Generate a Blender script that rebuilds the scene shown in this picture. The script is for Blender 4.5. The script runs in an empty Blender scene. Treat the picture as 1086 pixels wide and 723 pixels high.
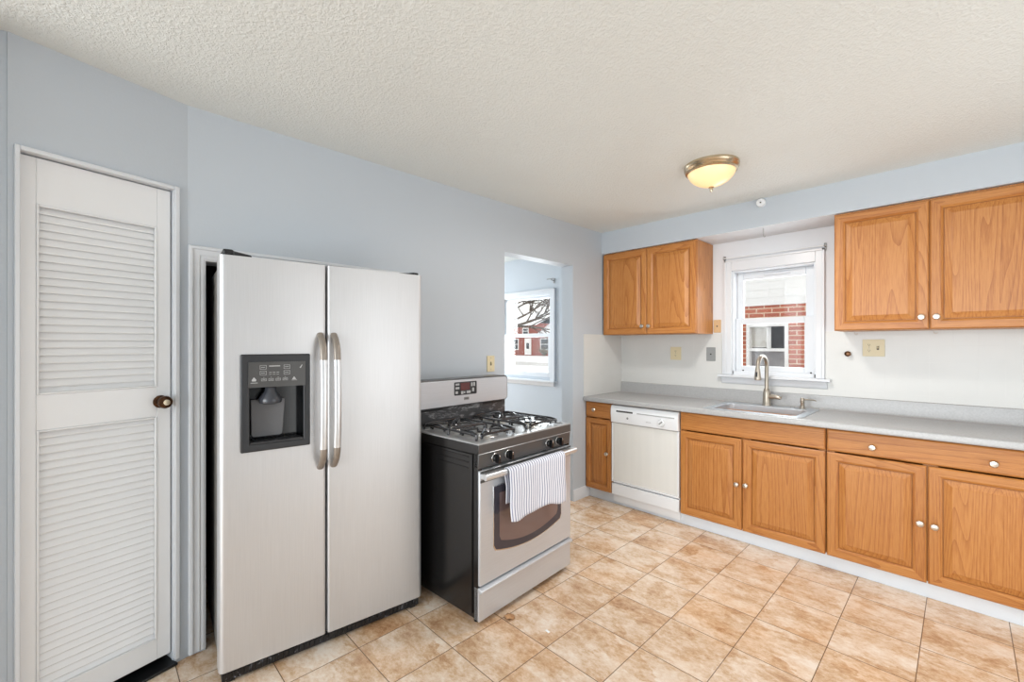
import bpy, bmesh, math, random
from mathutils import Vector, Matrix

random.seed(7)
C = bpy.context.scene.collection
SC = bpy.context.scene
R = math.radians

# ------------------------------------------------------------------ camera, world, lights, exposure
cam_d = bpy.data.cameras.new('camera')
cam = bpy.data.objects.new('camera', cam_d)
C.objects.link(cam)
cam.location = (2.3938, -3.8608, 1.3859)
cam.rotation_euler = (R(90), 0, R(45.873))
cam_d.sensor_width = 36.0
cam_d.lens = 463.14 / 1086 * 36.0
cam_d.shift_y = 3.5 / 1086
cam_d.clip_start = 0.02
cam_d.clip_end = 300
SC.camera = cam
SC.view_settings.view_transform = 'Standard'
SC.view_settings.look = 'None'
SC.view_settings.gamma = 1.0
SC.view_settings.use_curve_mapping = False
SC.view_settings.exposure = 0.27

wd = bpy.data.worlds.new('overcast_sky')
SC.world = wd
wd.use_nodes = True
wd.node_tree.nodes['Background'].inputs[0].default_value = (1.0, 0.98, 0.935, 1)
wd.node_tree.nodes['Background'].inputs[1].default_value = 1.2


XW = 3.40   # inner face of the right wall, out of frame


def area(name, loc, rot, sx, sy, power, color=(1, 1, 1)):
    d = bpy.data.lights.new(name, 'AREA')
    d.shape = 'RECTANGLE'
    d.size, d.size_y, d.energy, d.color = sx, sy, power, color
    o = bpy.data.objects.new(name, d)
    o.location, o.rotation_euler = loc, rot
    C.objects.link(o)
    return o


# daylight entering by the window in the right wall and the two windows in view; fill lamps added
DAY = (0.885, 0.95, 1.0)
area('daylight_right_window', (XW + 0.10, -1.85, 1.12), (0, R(90), 0), 1.95, 2.1, 12, DAY)
area('fill_behind_camera', (1.6, -7.35, 1.25), (R(90), 0, 0), 3.2, 2.1, 122, DAY)  # added fill lamp behind the camera, no such source in view
area('daylight_sink_window', (1.36, 0.24, 1.58), (R(-90), 0, 0), 0.55, 0.75, 6, DAY)
area('daylight_dining_window', (-1.3, 0.24, 1.5), (R(-90), 0, 0), 0.75, 0.95, 20, DAY)
area('fill_dining_side', (-3.55, -1.2, 1.5), (0, R(-90), 0), 1.4, 1.5, 60, DAY)  # added fill lamp at an unseen side opening, brightens the dining room


# ------------------------------------------------------------------ materials
def new_mat(name):
    m = bpy.data.materials.new(name)
    m.use_nodes = True
    nt = m.node_tree
    return m, nt, nt.nodes['Principled BSDF']


def nd(nt, typ, props=None, **ins):
    n = nt.nodes.new(typ)
    for k, v in (props or {}).items():
        setattr(n, k, v)
    for k, v in ins.items():
        key = k
        if k.startswith('i') and k[1:].isdigit():
            key = int(k[1:])
        else:
            key = k.replace('_', ' ')
        s = n.inputs[key]
        if hasattr(v, 'is_output') or isinstance(v, bpy.types.NodeSocket):
            nt.links.new(v, s)
        else:
            s.default_value = v
    return n


def mth(nt, op, a, b=0.0):
    return nd(nt, 'ShaderNodeMath', {'operation': op}, i0=a, i1=b).outputs[0]


def ramp(nt, fac, stops):
    n = nd(nt, 'ShaderNodeValToRGB')
    nt.links.new(fac, n.inputs[0])
    e = n.color_ramp.elements
    while len(e) < len(stops):
        e.new(0.5)
    for i, (p, c) in enumerate(stops):
        e[i].position = p
        e[i].color = (c[0], c[1], c[2], 1)
    return n.outputs[0]


def s2l(r, g, b):
    def f(c):
        c /= 255.0
        return c / 12.92 if c <= 0.04045 else ((c + 0.055) / 1.055) ** 2.4
    return (f(r), f(g), f(b), 1)


def plain(name, rgb, rough=0.5, metal=0.0, bump=0.0, bscale=40, var=0.0, vscale=6, spec=0.5, stretch=None):
    m, nt, b = new_mat(name)
    col = s2l(*rgb)
    b.inputs['Base Color'].default_value = col
    b.inputs['Roughness'].default_value = rough
    b.inputs['Metallic'].default_value = metal
    b.inputs['Specular IOR Level'].default_value = spec
    tc = nd(nt, 'ShaderNodeTexCoord').outputs['Object']
    if stretch:
        tc = nd(nt, 'ShaderNodeMapping', None, Vector=tc, Scale=stretch).outputs[0]
    if var:
        n = nd(nt, 'ShaderNodeTexNoise', None, Vector=tc, Scale=vscale, Detail=5.0)
        k = [max(0, c * (1 - var)) for c in col[:3]]
        k2 = [min(1, c * (1 + var)) for c in col[:3]]
        nt.links.new(ramp(nt, n.outputs[0], [(0.3, k), (0.7, k2)]), b.inputs['Base Color'])
    if bump:
        n = nd(nt, 'ShaderNodeTexNoise', None, Vector=tc, Scale=bscale, Detail=3.0)
        bp = nd(nt, 'ShaderNodeBump', None, Strength=bump, Distance=0.01, Height=n.outputs[0])
        nt.links.new(bp.outputs[0], b.inputs['Normal'])
    return m


def emis(name, rgb, strength):
    m, nt, b = new_mat(name)
    b.inputs['Base Color'].default_value = s2l(*rgb)
    b.inputs['Emission Color'].default_value = s2l(*rgb)
    b.inputs['Emission Strength'].default_value = strength
    return m


def oak(name, axis, tone=(1, 1, 1)):
    """oak with grain along local axis 'x' or 'z' (or 'y')"""
    m, nt, b = new_mat(name)
    tc = nd(nt, 'ShaderNodeTexCoord').outputs['Object']
    rnd = nd(nt, 'ShaderNodeObjectInfo').outputs['Random']
    off = nd(nt, 'ShaderNodeCombineXYZ', None, X=mth(nt, 'MULTIPLY', rnd, 13.0), Y=mth(nt, 'MULTIPLY', rnd, 7.0),
             Z=mth(nt, 'MULTIPLY', rnd, 23.0)).outputs[0]
    v = nd(nt, 'ShaderNodeVectorMath', {'operation': 'ADD'}, i0=tc, i1=off).outputs[0]
    lo = 0.055
    sc = {'x': (lo, 1, 1), 'z': (1, 1, lo), 'y': (1, lo, 1)}[axis]
    mp = nd(nt, 'ShaderNodeMapping', None, Vector=v, Scale=sc).outputs[0]
    n1 = nd(nt, 'ShaderNodeTexNoise', None, Vector=mp, Scale=5.0, Detail=1.5, Roughness=0.4, Distortion=0.15).outputs[0]
    rings = mth(nt, 'FRACT', mth(nt, 'MULTIPLY', n1, 30.0))
    saw = mth(nt, 'POWER', rings, 3.0)
    n2 = nd(nt, 'ShaderNodeTexNoise', None, Vector=mp, Scale=210.0, Detail=3.0, Roughness=0.6).outputs[0]
    n3 = nd(nt, 'ShaderNodeTexNoise', None, Vector=mp, Scale=7.0, Detail=2.0).outputs[0]
    f = mth(nt, 'ADD', mth(nt, 'MULTIPLY', saw, 0.25), mth(nt, 'MULTIPLY', n2, 0.66))
    f = mth(nt, 'ADD', f, mth(nt, 'MULTIPLY', mth(nt, 'SUBTRACT', n3, 0.5), 0.22))
    def t(r, g, bb):
        c = s2l(r, g, bb)
        return (c[0] * tone[0], c[1] * tone[1], c[2] * tone[2])
    col = ramp(nt, f, [(0.18, t(196, 135, 73)), (0.42, t(180, 117, 57)), (0.58, t(163, 99, 44)), (0.82, t(124, 70, 28))])
    nt.links.new(col, b.inputs['Base Color'])
    b.inputs['Roughness'].default_value = 0.36
    bp = nd(nt, 'ShaderNodeBump', None, Strength=0.12, Distance=0.003, Height=n2)
    nt.links.new(bp.outputs[0], b.inputs['Normal'])
    return m


def steel(name, rgb, rough=0.3, metal=1.0, axis='z', var=0.06):
    m, nt, b = new_mat(name)
    tc = nd(nt, 'ShaderNodeTexCoord').outputs['Object']
    sc = {'x': (0.02, 1, 1), 'z': (1, 1, 0.02), 'y': (1, 0.02, 1)}[axis]
    mp = nd(nt, 'ShaderNodeMapping', None, Vector=tc, Scale=sc).outputs[0]
    n = nd(nt, 'ShaderNodeTexNoise', None, Vector=mp, Scale=260.0, Detail=4.0).outputs[0]
    sm = nd(nt, 'ShaderNodeTexNoise', None, Vector=tc, Scale=2.5, Detail=5.0, Roughness=0.6).outputs[0]
    col = s2l(*rgb)
    nt.links.new(ramp(nt, n, [(0.3, [c * (1 - var) for c in col[:3]]), (0.7, [min(1, c * (1 + var)) for c in col[:3]])]),
                 b.inputs['Base Color'])
    b.inputs['Metallic'].default_value = metal
    nt.links.new(mth(nt, 'ADD', mth(nt, 'MULTIPLY', sm, 0.14), rough - 0.07), b.inputs['Roughness'])
    bp = nd(nt, 'ShaderNodeBump', None, Strength=0.05, Distance=0.002, Height=n)
    nt.links.new(bp.outputs[0], b.inputs['Normal'])
    return m


def tile_floor_mat():
    m, nt, b = new_mat('beige_stone_tile')
    tc = nd(nt, 'ShaderNodeTexCoord').outputs['Object']
    sp = nd(nt, 'ShaderNodeSeparateXYZ', None, Vector=tc)
    u = mth(nt, 'DIVIDE', mth(nt, 'SUBTRACT', sp.outputs[0], 0.772), 0.2975)
    v = mth(nt, 'DIVIDE', mth(nt, 'ADD', sp.outputs[1], 1.743), 0.308)
    fu, fv = mth(nt, 'FRACT', u), mth(nt, 'FRACT', v)
    # fract of negatives: shift far positive first
    fu = mth(nt, 'FRACT', mth(nt, 'ADD', u, 100.0))
    fv = mth(nt, 'FRACT', mth(nt, 'ADD', v, 100.0))
    du = mth(nt, 'MINIMUM', fu, mth(nt, 'SUBTRACT', 1.0, fu))
    dv = mth(nt, 'MINIMUM', fv, mth(nt, 'SUBTRACT', 1.0, fv))
    d = mth(nt, 'MINIMUM', du, dv)
    cell = nd(nt, 'ShaderNodeCombineXYZ', None, X=mth(nt, 'FLOOR', u), Y=mth(nt, 'FLOOR', v)).outputs[0]
    wn = nd(nt, 'ShaderNodeTexWhiteNoise', {'noise_dimensions': '3D'}, Vector=cell)
    off = nd(nt, 'ShaderNodeVectorMath', {'operation': 'SCALE'}, i0=wn.outputs[1], Scale=40.0).outputs[0]
    p = nd(nt, 'ShaderNodeVectorMath', {'operation': 'ADD'}, i0=tc, i1=off).outputs[0]
    mp = nd(nt, 'ShaderNodeMapping', None, Vector=p, Rotation=(0, 0, R(-18)), Scale=(1.0, 1.5, 1.0)).outputs[0]
    wob = nd(nt, 'ShaderNodeTexNoise', None, Vector=mp, Scale=9.0, Detail=6.0, Roughness=0.65)
    wv = nd(nt, 'ShaderNodeVectorMath', {'operation': 'SCALE'}, i0=wob.outputs[1], Scale=0.16).outputs[0]
    mp2 = nd(nt, 'ShaderNodeVectorMath', {'operation': 'ADD'}, i0=mp, i1=wv).outputs[0]
    slab = nd(nt, 'ShaderNodeTexVoronoi', None, Vector=mp2, Scale=5.5)
    patch = nd(nt, 'ShaderNodeSeparateColor', None, Color=slab.outputs['Color']).outputs[0]
    big = nd(nt, 'ShaderNodeTexNoise', None, Vector=mp, Scale=5.0, Detail=12.0, Roughness=0.72, Distortion=0.2).outputs[0]
    fine = nd(nt, 'ShaderNodeTexNoise', None, Vector=mp, Scale=34.0, Detail=8.0, Roughness=0.8).outputs[0]
    f = mth(nt, 'ADD', mth(nt, 'MULTIPLY', big, 0.62), mth(nt, 'MULTIPLY', fine, 0.38))
    f = mth(nt, 'ADD', f, mth(nt, 'MULTIPLY', mth(nt, 'SUBTRACT', patch, 0.5), 0.085))
    f = mth(nt, 'ADD', f, mth(nt, 'MULTIPLY', mth(nt, 'SUBTRACT', wn.outputs[0], 0.5), 0.04))
    c = ramp(nt, f, [(0.31, s2l(146, 108, 80)), (0.385, s2l(182, 143, 109)), (0.45, s2l(204, 171, 138)),
                     (0.54, s2l(225, 203, 181)), (0.62, s2l(235, 222, 208))])
    warm = nd(nt, 'ShaderNodeTexNoise', None, Vector=mp, Scale=2.2, Detail=4.0).outputs[0]
    wf = mth(nt, 'MULTIPLY', nd(nt, 'ShaderNodeMapRange', None, Value=warm, From_Min=0.5, From_Max=0.72).outputs[0], 0.55)
    mx = nd(nt, 'ShaderNodeMix', {'data_type': 'RGBA', 'blend_type': 'MULTIPLY'})
    nt.links.new(wf, mx.inputs['Factor'])
    nt.links.new(c, mx.inputs[6])
    mx.inputs[7].default_value = (0.99, 0.79, 0.58, 1)
    g = nd(nt, 'ShaderNodeMapRange', None, Value=d, From_Min=0.004, From_Max=0.0075)
    mx2 = nd(nt, 'ShaderNodeMix', {'data_type': 'RGBA'})
    nt.links.new(g.outputs[0], mx2.inputs['Factor'])
    mx2.inputs[6].default_value = s2l(112, 88, 68)
    nt.links.new(mx.outputs[2], mx2.inputs[7])
    nt.links.new(mx2.outputs[2], b.inputs['Base Color'])
    b.inputs['Roughness'].default_value = 0.2
    hh = mth(nt, 'ADD', nd(nt, 'ShaderNodeMapRange', None, Value=d, From_Min=0.0, From_Max=0.012).outputs[0],
             mth(nt, 'MULTIPLY', f, 0.35))
    bp = nd(nt, 'ShaderNodeBump', None, Strength=0.22, Distance=0.003, Height=hh)
    nt.links.new(bp.outputs[0], b.inputs['Normal'])
    return m


def ceiling_mat():
    m, nt, b = new_mat('textured_ceiling_paint')
    b.inputs['Base Color'].default_value = s2l(226, 229, 226)
    b.inputs['Roughness'].default_value = 0.55
    tc = nd(nt, 'ShaderNodeTexCoord').outputs['Object']
    n1 = nd(nt, 'ShaderNodeTexNoise', None, Vector=tc, Scale=80.0, Detail=3.0, Roughness=0.55, Distortion=0.6).outputs[0]
    n2 = nd(nt, 'ShaderNodeTexNoise', None, Vector=tc, Scale=30.0, Detail=2.0, Distortion=1.0).outputs[0]
    h = mth(nt, 'ADD', nd(nt, 'ShaderNodeMapRange', None, Value=n1, From_Min=0.42, From_Max=0.62).outputs[0],
            mth(nt, 'MULTIPLY', n2, 0.8))
    bp = nd(nt, 'ShaderNodeBump', None, Strength=0.36, Distance=0.007, Height=h)
    nt.links.new(bp.outputs[0], b.inputs['Normal'])
    return m


def grid_panel_mat(name, rgb, size, rough=0.3):
    """white hardboard panel embossed with faint square tiles (local x/y by z)"""
    m, nt, b = new_mat(name)
    tc = nd(nt, 'ShaderNodeTexCoord').outputs['Object']
    sp = nd(nt, 'ShaderNodeSeparateXYZ', None, Vector=tc)
    hor = mth(nt, 'ADD', sp.outputs[0], sp.outputs[1])
    def line(s):
        f = mth(nt, 'FRACT', mth(nt, 'ADD', mth(nt, 'DIVIDE', s, size), 50.25))
        return mth(nt, 'MINIMUM', f, mth(nt, 'SUBTRACT', 1.0, f))
    d = mth(nt, 'MINIMUM', line(hor), line(sp.outputs[2]))
    g = nd(nt, 'ShaderNodeMapRange', None, Value=d, From_Min=0.006, From_Max=0.03).outputs[0]
    n = nd(nt, 'ShaderNodeTexNoise', None, Vector=tc, Scale=2.4, Detail=4.0).outputs[0]
    col = s2l(*rgb)
    base = ramp(nt, n, [(0.3, [c * 0.93 for c in col[:3]]), (0.65, col[:3])])
    mx = nd(nt, 'ShaderNodeMix', {'data_type': 'RGBA'})
    nt.links.new(g, mx.inputs['Factor'])
    mx.inputs[6].default_value = tuple(c * 0.975 for c in col[:3]) + (1,)
    nt.links.new(base, mx.inputs[7])
    nt.links.new(mx.outputs[2], b.inputs['Base Color'])
    b.inputs['Roughness'].default_value = rough
    bp = nd(nt, 'ShaderNodeBump', None, Strength=0.12, Distance=0.001, Height=g)
    nt.links.new(bp.outputs[0], b.inputs['Normal'])
    return m


def brick_mat(name, c1, c2, mortar, bw, bh, ms):
    m, nt, b = new_mat(name)
    tc = nd(nt, 'ShaderNodeTexCoord').outputs['Object']
    sp = nd(nt, 'ShaderNodeSeparateXYZ', None, Vector=tc)
    v = nd(nt, 'ShaderNodeCombineXYZ', None, X=sp.outputs[0], Y=sp.outputs[2]).outputs[0]
    br = nd(nt, 'ShaderNodeTexBrick', None, Vector=v, Color1=s2l(*c1), Color2=s2l(*c2), Mortar=s2l(*mortar), Scale=1.0)
    br.inputs['Mortar Size'].default_value = ms
    br.inputs['Brick Width'].default_value = bw
    br.inputs['Row Height'].default_value = bh
    nt.links.new(br.outputs[0], b.inputs['Base Color'])
    b.inputs['Roughness'].default_value = 0.85
    bp = nd(nt, 'ShaderNodeBump', {'invert': True}, Strength=0.4, Distance=0.01, Height=br.outputs[1])
    nt.links.new(bp.outputs[0], b.inputs['Normal'])
    return m


def glass_mat(name):
    m = bpy.data.materials.new(name)
    m.use_nodes = True
    nt = m.node_tree
    nt.nodes.clear()
    out = nt.nodes.new('ShaderNodeOutputMaterial')
    tr = nt.nodes.new('ShaderNodeBsdfTransparent')
    tr.inputs[0].default_value = (0.97, 0.98, 0.98, 1)
    gl = nt.nodes.new('ShaderNodeBsdfGlossy')
    gl.inputs['Roughness'].default_value = 0.02
    mx = nt.nodes.new('ShaderNodeMixShader')
    mx.inputs[0].default_value = 0.05
    nt.links.new(tr.outputs[0], mx.inputs[1])
    nt.links.new(gl.outputs[0], mx.inputs[2])
    nt.links.new(mx.outputs[0], out.inputs[0])
    return m


def towel_mat():
    m, nt, b = new_mat('striped_cotton')
    uv = nd(nt, 'ShaderNodeTexCoord').outputs['UV']
    sp = nd(nt, 'ShaderNodeSeparateXYZ', None, Vector=uv)
    f = mth(nt, 'FRACT', mth(nt, 'MULTIPLY', sp.outputs[0], 25.0))
    d = mth(nt, 'ABSOLUTE', mth(nt, 'SUBTRACT', f, 0.5))
    c = ramp(nt, d, [(0.14, s2l(142, 147, 176)), (0.20, s2l(234, 236, 243))])
    nt.links.new(c, b.inputs['Base Color'])
    b.inputs['Roughness'].default_value = 0.9
    wv = nd(nt, 'ShaderNodeTexNoise', None, Vector=uv, Scale=180.0).outputs[0]
    bp = nd(nt, 'ShaderNodeBump', None, Strength=0.2, Distance=0.003, Height=wv)
    nt.links.new(bp.outputs[0], b.inputs['Normal'])
    return m


def scuffed(name, rgb, mark, rough=0.35, lo=0.6, scale=14, stretch=(1, 1, 3)):
    m, nt, b = new_mat(name)
    tc = nd(nt, 'ShaderNodeTexCoord').outputs['Object']
    mp = nd(nt, 'ShaderNodeMapping', None, Vector=tc, Scale=stretch).outputs[0]
    n = nd(nt, 'ShaderNodeTexNoise', None, Vector=mp, Scale=scale, Detail=8.0, Roughness=0.75, Distortion=1.0).outputs[0]
    c = ramp(nt, n, [(lo - 0.05, s2l(*rgb)), (lo + 0.05, s2l(*mark))])
    nt.links.new(c, b.inputs['Base Color'])
    b.inputs['Roughness'].default_value = rough
    return m


M = {}
M['blue'] = plain('pale_blue_wall_paint', (190, 197, 204), 0.5, bump=0.06, bscale=90)
M['white_wall'] = plain('white_wall_paint', (220, 223, 227), 0.5, bump=0.05, bscale=60)
M['white_trim'] = plain('white_gloss_trim', (218, 221, 225), 0.28, bump=0.03, bscale=30)
M['white_door'] = plain('white_door_paint', (232, 233, 234), 0.35, bump=0.04, bscale=40)
M['ceiling'] = ceiling_mat()
M['floor'] = tile_floor_mat()
M['oak_v'] = oak('honey_oak_vertical', 'z')
M['oak_h'] = oak('honey_oak_horizontal', 'x')
M['oak_y'] = oak('honey_oak_side', 'z', (1.02, 1.03, 1.05))
M['gap'] = plain('cabinet_shadow_gap', (70, 42, 24), 0.7)
M['nickel'] = plain('satin_nickel', (205, 196, 184), 0.28, 1.0, var=0.04)
M['faucet'] = plain('brushed_nickel', (172, 163, 150), 0.33, 0.9, var=0.03)
M['counter'] = plain('grey_laminate', (174, 174, 174), 0.24, var=0.07, vscale=120)
M['splash'] = grid_panel_mat('embossed_tile_panel', (214, 214, 211), 0.108)
M['kick'] = plain('white_toe_kick_board', (226, 232, 238), 0.4, var=0.03)
M['fr_steel'] = steel('fridge_steel', (203, 203, 204), 0.40, 0.62, var=0.03)
M['handle'] = steel('handle_steel', (216, 217, 218), 0.28, 0.7)
M['taupe'] = plain('taupe_handle_end', (150, 141, 132), 0.4, 0.5)
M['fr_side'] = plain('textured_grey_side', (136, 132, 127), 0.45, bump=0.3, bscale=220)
M['black'] = plain('black_plastic', (22, 22, 24), 0.35, bump=0.05, bscale=60)
M['charcoal'] = plain('charcoal_plastic', (38, 39, 42), 0.38, var=0.08, vscale=20)
M['panel_grey'] = plain('grey_control_panel', (72, 71, 70), 0.3, var=0.06, vscale=30)
M['gloss_charcoal'] = plain('gloss_charcoal', (58, 60, 66), 0.14)
M['gloss_grey'] = plain('gloss_grey_plastic', (104, 104, 106), 0.12)
M['gloss_black'] = plain('gloss_black', (14, 14, 16), 0.12)
M['grille'] = scuffed('scuffed_black_grille', (18, 18, 20), (120, 122, 130), 0.4, 0.62, 30, (1, 1, 1))
M['ink'] = plain('pale_grey_ink', (176, 176, 176), 0.5)
M['range_steel'] = steel('range_steel', (204, 207, 212), 0.36, 0.5, 'x', var=0.03)
M['range_dark'] = steel('range_dark_steel', (88, 88, 88), 0.3, 0.3, 'x')
M['cook'] = plain('cooktop_grey_enamel', (176, 177, 178), 0.28, 0.3, var=0.1, vscale=18)
M['range_black'] = plain('black_enamel', (24, 23, 23), 0.22, bump=0.04, bscale=30)
M['guard_black'] = scuffed('scuffed_black_enamel', (62, 62, 64), (150, 150, 152), 0.3, 0.57, 9, (1, 1, 3))
M['iron'] = plain('cast_iron', (78, 78, 80), 0.2, 0.7)
M['burner'] = plain('burner_aluminium', (190, 188, 184), 0.3, 0.9)
M['glass_dark'] = plain('oven_glass', (112, 92, 90), 0.06, spec=0.9)
M['frit'] = plain('oven_glass_border', (62, 59, 68), 0.12)
M['display'] = plain('maroon_display', (96, 58, 58), 0.2)
M['dw_white'] = plain('dishwasher_white', (236, 238, 240), 0.3)
M['dw_cream'] = plain('dishwasher_cream_panel', (230, 229, 224), 0.32, var=0.02, vscale=30, stretch=(1, 1, 0.05))
M['sink'] = steel('sink_steel', (184, 191, 198), 0.36, 0.55, 'x', var=0.02)
M['almond'] = plain('almond_plastic', (216, 203, 168), 0.4)
M['tan_plate'] = plain('tan_plate', (206, 172, 130), 0.45)
M['grey_plate'] = plain('grey_metal_plate', (150, 151, 150), 0.4, 0.3)
M['slot'] = plain('dark_slot', (40, 36, 32), 0.6)
M['brass'] = plain('aged_brass', (208, 192, 166), 0.25, 1.0)
M['bronze'] = plain('dark_bronze', (84, 58, 40), 0.25, 0.9)
M['knob_dark'] = plain('black_knob', (18, 18, 20), 0.3)
M['chrome'] = plain('chrome', (215, 215, 215), 0.15, 1.0)
M['towel'] = towel_mat()
M['glass'] = glass_mat('window_glass')
M['brick'] = brick_mat('neighbour_red_brick', (196, 112, 84), (172, 92, 70), (214, 188, 166), 0.205, 0.066, 0.008)
M['brick_far'] = brick_mat('far_red_brick', (158, 84, 68), (138, 70, 58), (166, 116, 100), 0.22, 0.075, 0.008)
M['siding'] = plain('white_siding', (240, 240, 240), 0.5)
M['snow'] = plain('snow', (244, 246, 250), 0.7, bump=0.3, bscale=0.6)
M['road'] = plain('slushy_road', (206, 205, 206), 0.8, var=0.1, vscale=0.5)
M['bark'] = plain('grey_bark', (96, 80, 66), 0.9, bump=0.5, bscale=20)
M['shrub'] = plain('winter_shrub', (120, 112, 92), 0.9, var=0.2)
M['roof_grey'] = plain('grey_shingle', (120, 122, 130), 0.9, var=0.12, vscale=3)
M['win_dark'] = plain('dark_window', (66, 66, 70), 0.15)
M['win_mid'] = plain('grey_curtain', (150, 148, 150), 0.6, var=0.1, vscale=12)
M['blind'] = plain('pale_blind', (206, 203, 196), 0.6)
M['leaf'] = plain('dry_leaf', (176, 132, 92), 0.8, var=0.2, vscale=60)
M['crumb'] = plain('white_paper_scrap', (245, 245, 245), 0.8)
M['stain'] = plain('tan_strip', (200, 160, 120), 0.5)


def lampglass():
    m, nt, b = new_mat('alabaster_glass')
    b.inputs['Base Color'].default_value = s2l(246, 224, 184)
    b.inputs['Roughness'].default_value = 0.3
    b.inputs['Emission Color'].default_value = s2l(255, 206, 128)
    b.inputs['Emission Strength'].default_value = 0.42
    return m


M['lampglass'] = lampglass()


# ------------------------------------------------------------------ mesh helpers
class MB:
    def __init__(self):
        self.v, self.f, self.m = [], [], []

    def add(self, vs, fs, m=0):
        o = len(self.v)
        self.v += [tuple(p) for p in vs]
        for f in fs:
            self.f.append(tuple(o + i for i in f))
            self.m.append(m)
        return self

    def box(self, x0, x1, y0, y1, z0, z1, m=0):
        vs = [(x, y, z) for x in (x0, x1) for y in (y0, y1) for z in (z0, z1)]
        fs = [(0, 1, 3, 2), (4, 6, 7, 5), (0, 4, 5, 1), (2, 3, 7, 6), (0, 2, 6, 4), (1, 5, 7, 3)]
        return self.add(vs, fs, m)

    def prism(self, poly, axis, a0, a1, m=0):
        """poly in the other two axes, in order (x,y,z minus axis)"""
        n = len(poly)
        def mk(p, a):
            return {'x': (a, p[0], p[1]), 'y': (p[0], a, p[1]), 'z': (p[0], p[1], a)}[axis]
        vs = [mk(p, a0) for p in poly] + [mk(p, a1) for p in poly]
        fs = [tuple(range(n)), tuple(range(2 * n - 1, n - 1, -1))]
        for i in range(n):
            j = (i + 1) % n
            fs.append((i, n + i, n + j, j))
        return self.add(vs, fs, m)

    def lathe(self, prof, c=(0, 0, 0), axis='z', n=24, m=0):
        """prof: list of (r, h) along axis from c"""
        vs, fs = [], []
        def pt(r, h, a):
            ca, sa = r * math.cos(a), r * math.sin(a)
            q = {'z': (ca, sa, h), 'y': (ca, h, sa), 'x': (h, ca, sa), '-y': (ca, -h, sa), '-z': (ca, sa, -h), '-x': (-h, ca, sa)}[axis]
            return (c[0] + q[0], c[1] + q[1], c[2] + q[2])
        for (r, h) in prof:
            for k in range(n):
                vs.append(pt(max(r, 1e-5), h, 2 * math.pi * k / n))
        for i in range(len(prof) - 1):
            for k in range(n):
                k2 = (k + 1) % n
                fs.append((i * n + k, i * n + k2, (i + 1) * n + k2, (i + 1) * n + k))
        fs.append(tuple(range(n - 1, -1, -1)))
        fs.append(tuple((len(prof) - 1) * n + k for k in range(n)))
        return self.add(vs, fs, m)

    def cyl(self, c, r, h, axis='z', n=20, m=0):
        return self.lathe([(r, 0), (r, h)], c, axis, n, m)

    def tube(self, path, r, n=10, m=0, sx=1.0, up=(0, 0, 1)):
        """sweep an ellipse (r*sx across 'side', r along 'up-ish') on a path; r may be a list"""
        P = [Vector(p) for p in path]
        k = len(P)
        rr = r if isinstance(r, (list, tuple)) else [r] * k
        vs, fs = [], []
        ref = Vector(up)
        prev = None
        for i in range(k):
            t = (P[min(i + 1, k - 1)] - P[max(i - 1, 0)]).normalized()
            if prev is None:
                s = t.cross(ref)
                if s.length < 1e-4:
                    s = t.cross(Vector((1, 0, 0)))
                s.normalize()
            else:
                s = (prev - t * prev.dot(t)).normalized()
            prev = s
            u = s.cross(t)
            for j in range(n):
                a = 2 * math.pi * j / n
                vs.append(P[i] + s * (math.cos(a) * rr[i] * sx) + u * (math.sin(a) * rr[i]))
        for i in range(k - 1):
            for j in range(n):
                j2 = (j + 1) % n
                fs.append((i * n + j, i * n + j2, (i + 1) * n + j2, (i + 1) * n + j))
        fs.append(tuple(range(n - 1, -1, -1)))
        fs.append(tuple((k - 1) * n + j for j in range(n)))
        return self.add(vs, fs, m)

    def rings(self, x0, x1, z0, z1, steps, back, ms=None, frame_split=None):
        """front panel facing -y made of nested rectangles: steps = [(inset, y)], closed in the middle and at 'back'"""
        loops = []
        for (ins, y) in steps:
            loops.append([(x0 + ins, y, z0 + ins), (x1 - ins, y, z0 + ins), (x1 - ins, y, z1 - ins), (x0 + ins, y, z1 - ins)])
        base = len(self.v)
        bl = [(x0, back, z0), (x1, back, z0), (x1, back, z1), (x0, back, z1)]
        vs = bl + [p for l in loops for p in l]
        self.v += vs
        def q(a, b, c, d, m):
            self.f.append((base + a, base + b, base + c, base + d))
            self.m.append(m)
        q(3, 2, 1, 0, 0)
        for i in range(len(loops)):
            for e in range(4):
                e2 = (e + 1) % 4
                m = 0
                if ms is not None:
                    m = ms[1] if (e in (0, 2) and i >= 1) else ms[0]
                q(i * 4 + e, i * 4 + e2, (i + 1) * 4 + e2, (i + 1) * 4 + e, m)
        L = len(loops) * 4
        q(L, L + 1, L + 2, L + 3, ms[0] if ms else 0)
        return self

    def build(self, name, mats, parent=None, bevel=0.0, seg=2, smooth=True, angle=35):
        me = bpy.data.meshes.new(name)
        me.from_pydata(self.v, [], self.f)
        me.polygons.foreach_set('material_index', self.m)
        bm = bmesh.new()
        bm.from_mesh(me)
        bmesh.ops.recalc_face_normals(bm, faces=bm.faces)
        bm.to_mesh(me)
        bm.free()
        if smooth:
            me.shade_smooth()
            try:
                me.set_sharp_from_angle(angle=R(angle))
            except Exception:
                pass
        for m in (mats if isinstance(mats, (list, tuple)) else [mats]):
            me.materials.append(m)
        o = bpy.data.objects.new(name, me)
        C.objects.link(o)
        if parent is not None:
            o.parent = parent
        if bevel:
            b = o.modifiers.new('bevel', 'BEVEL')
            b.width, b.segments, b.limit_method, b.angle_limit = bevel, seg, 'ANGLE', R(40)
            b.harden_normals = False
        return o


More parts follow.
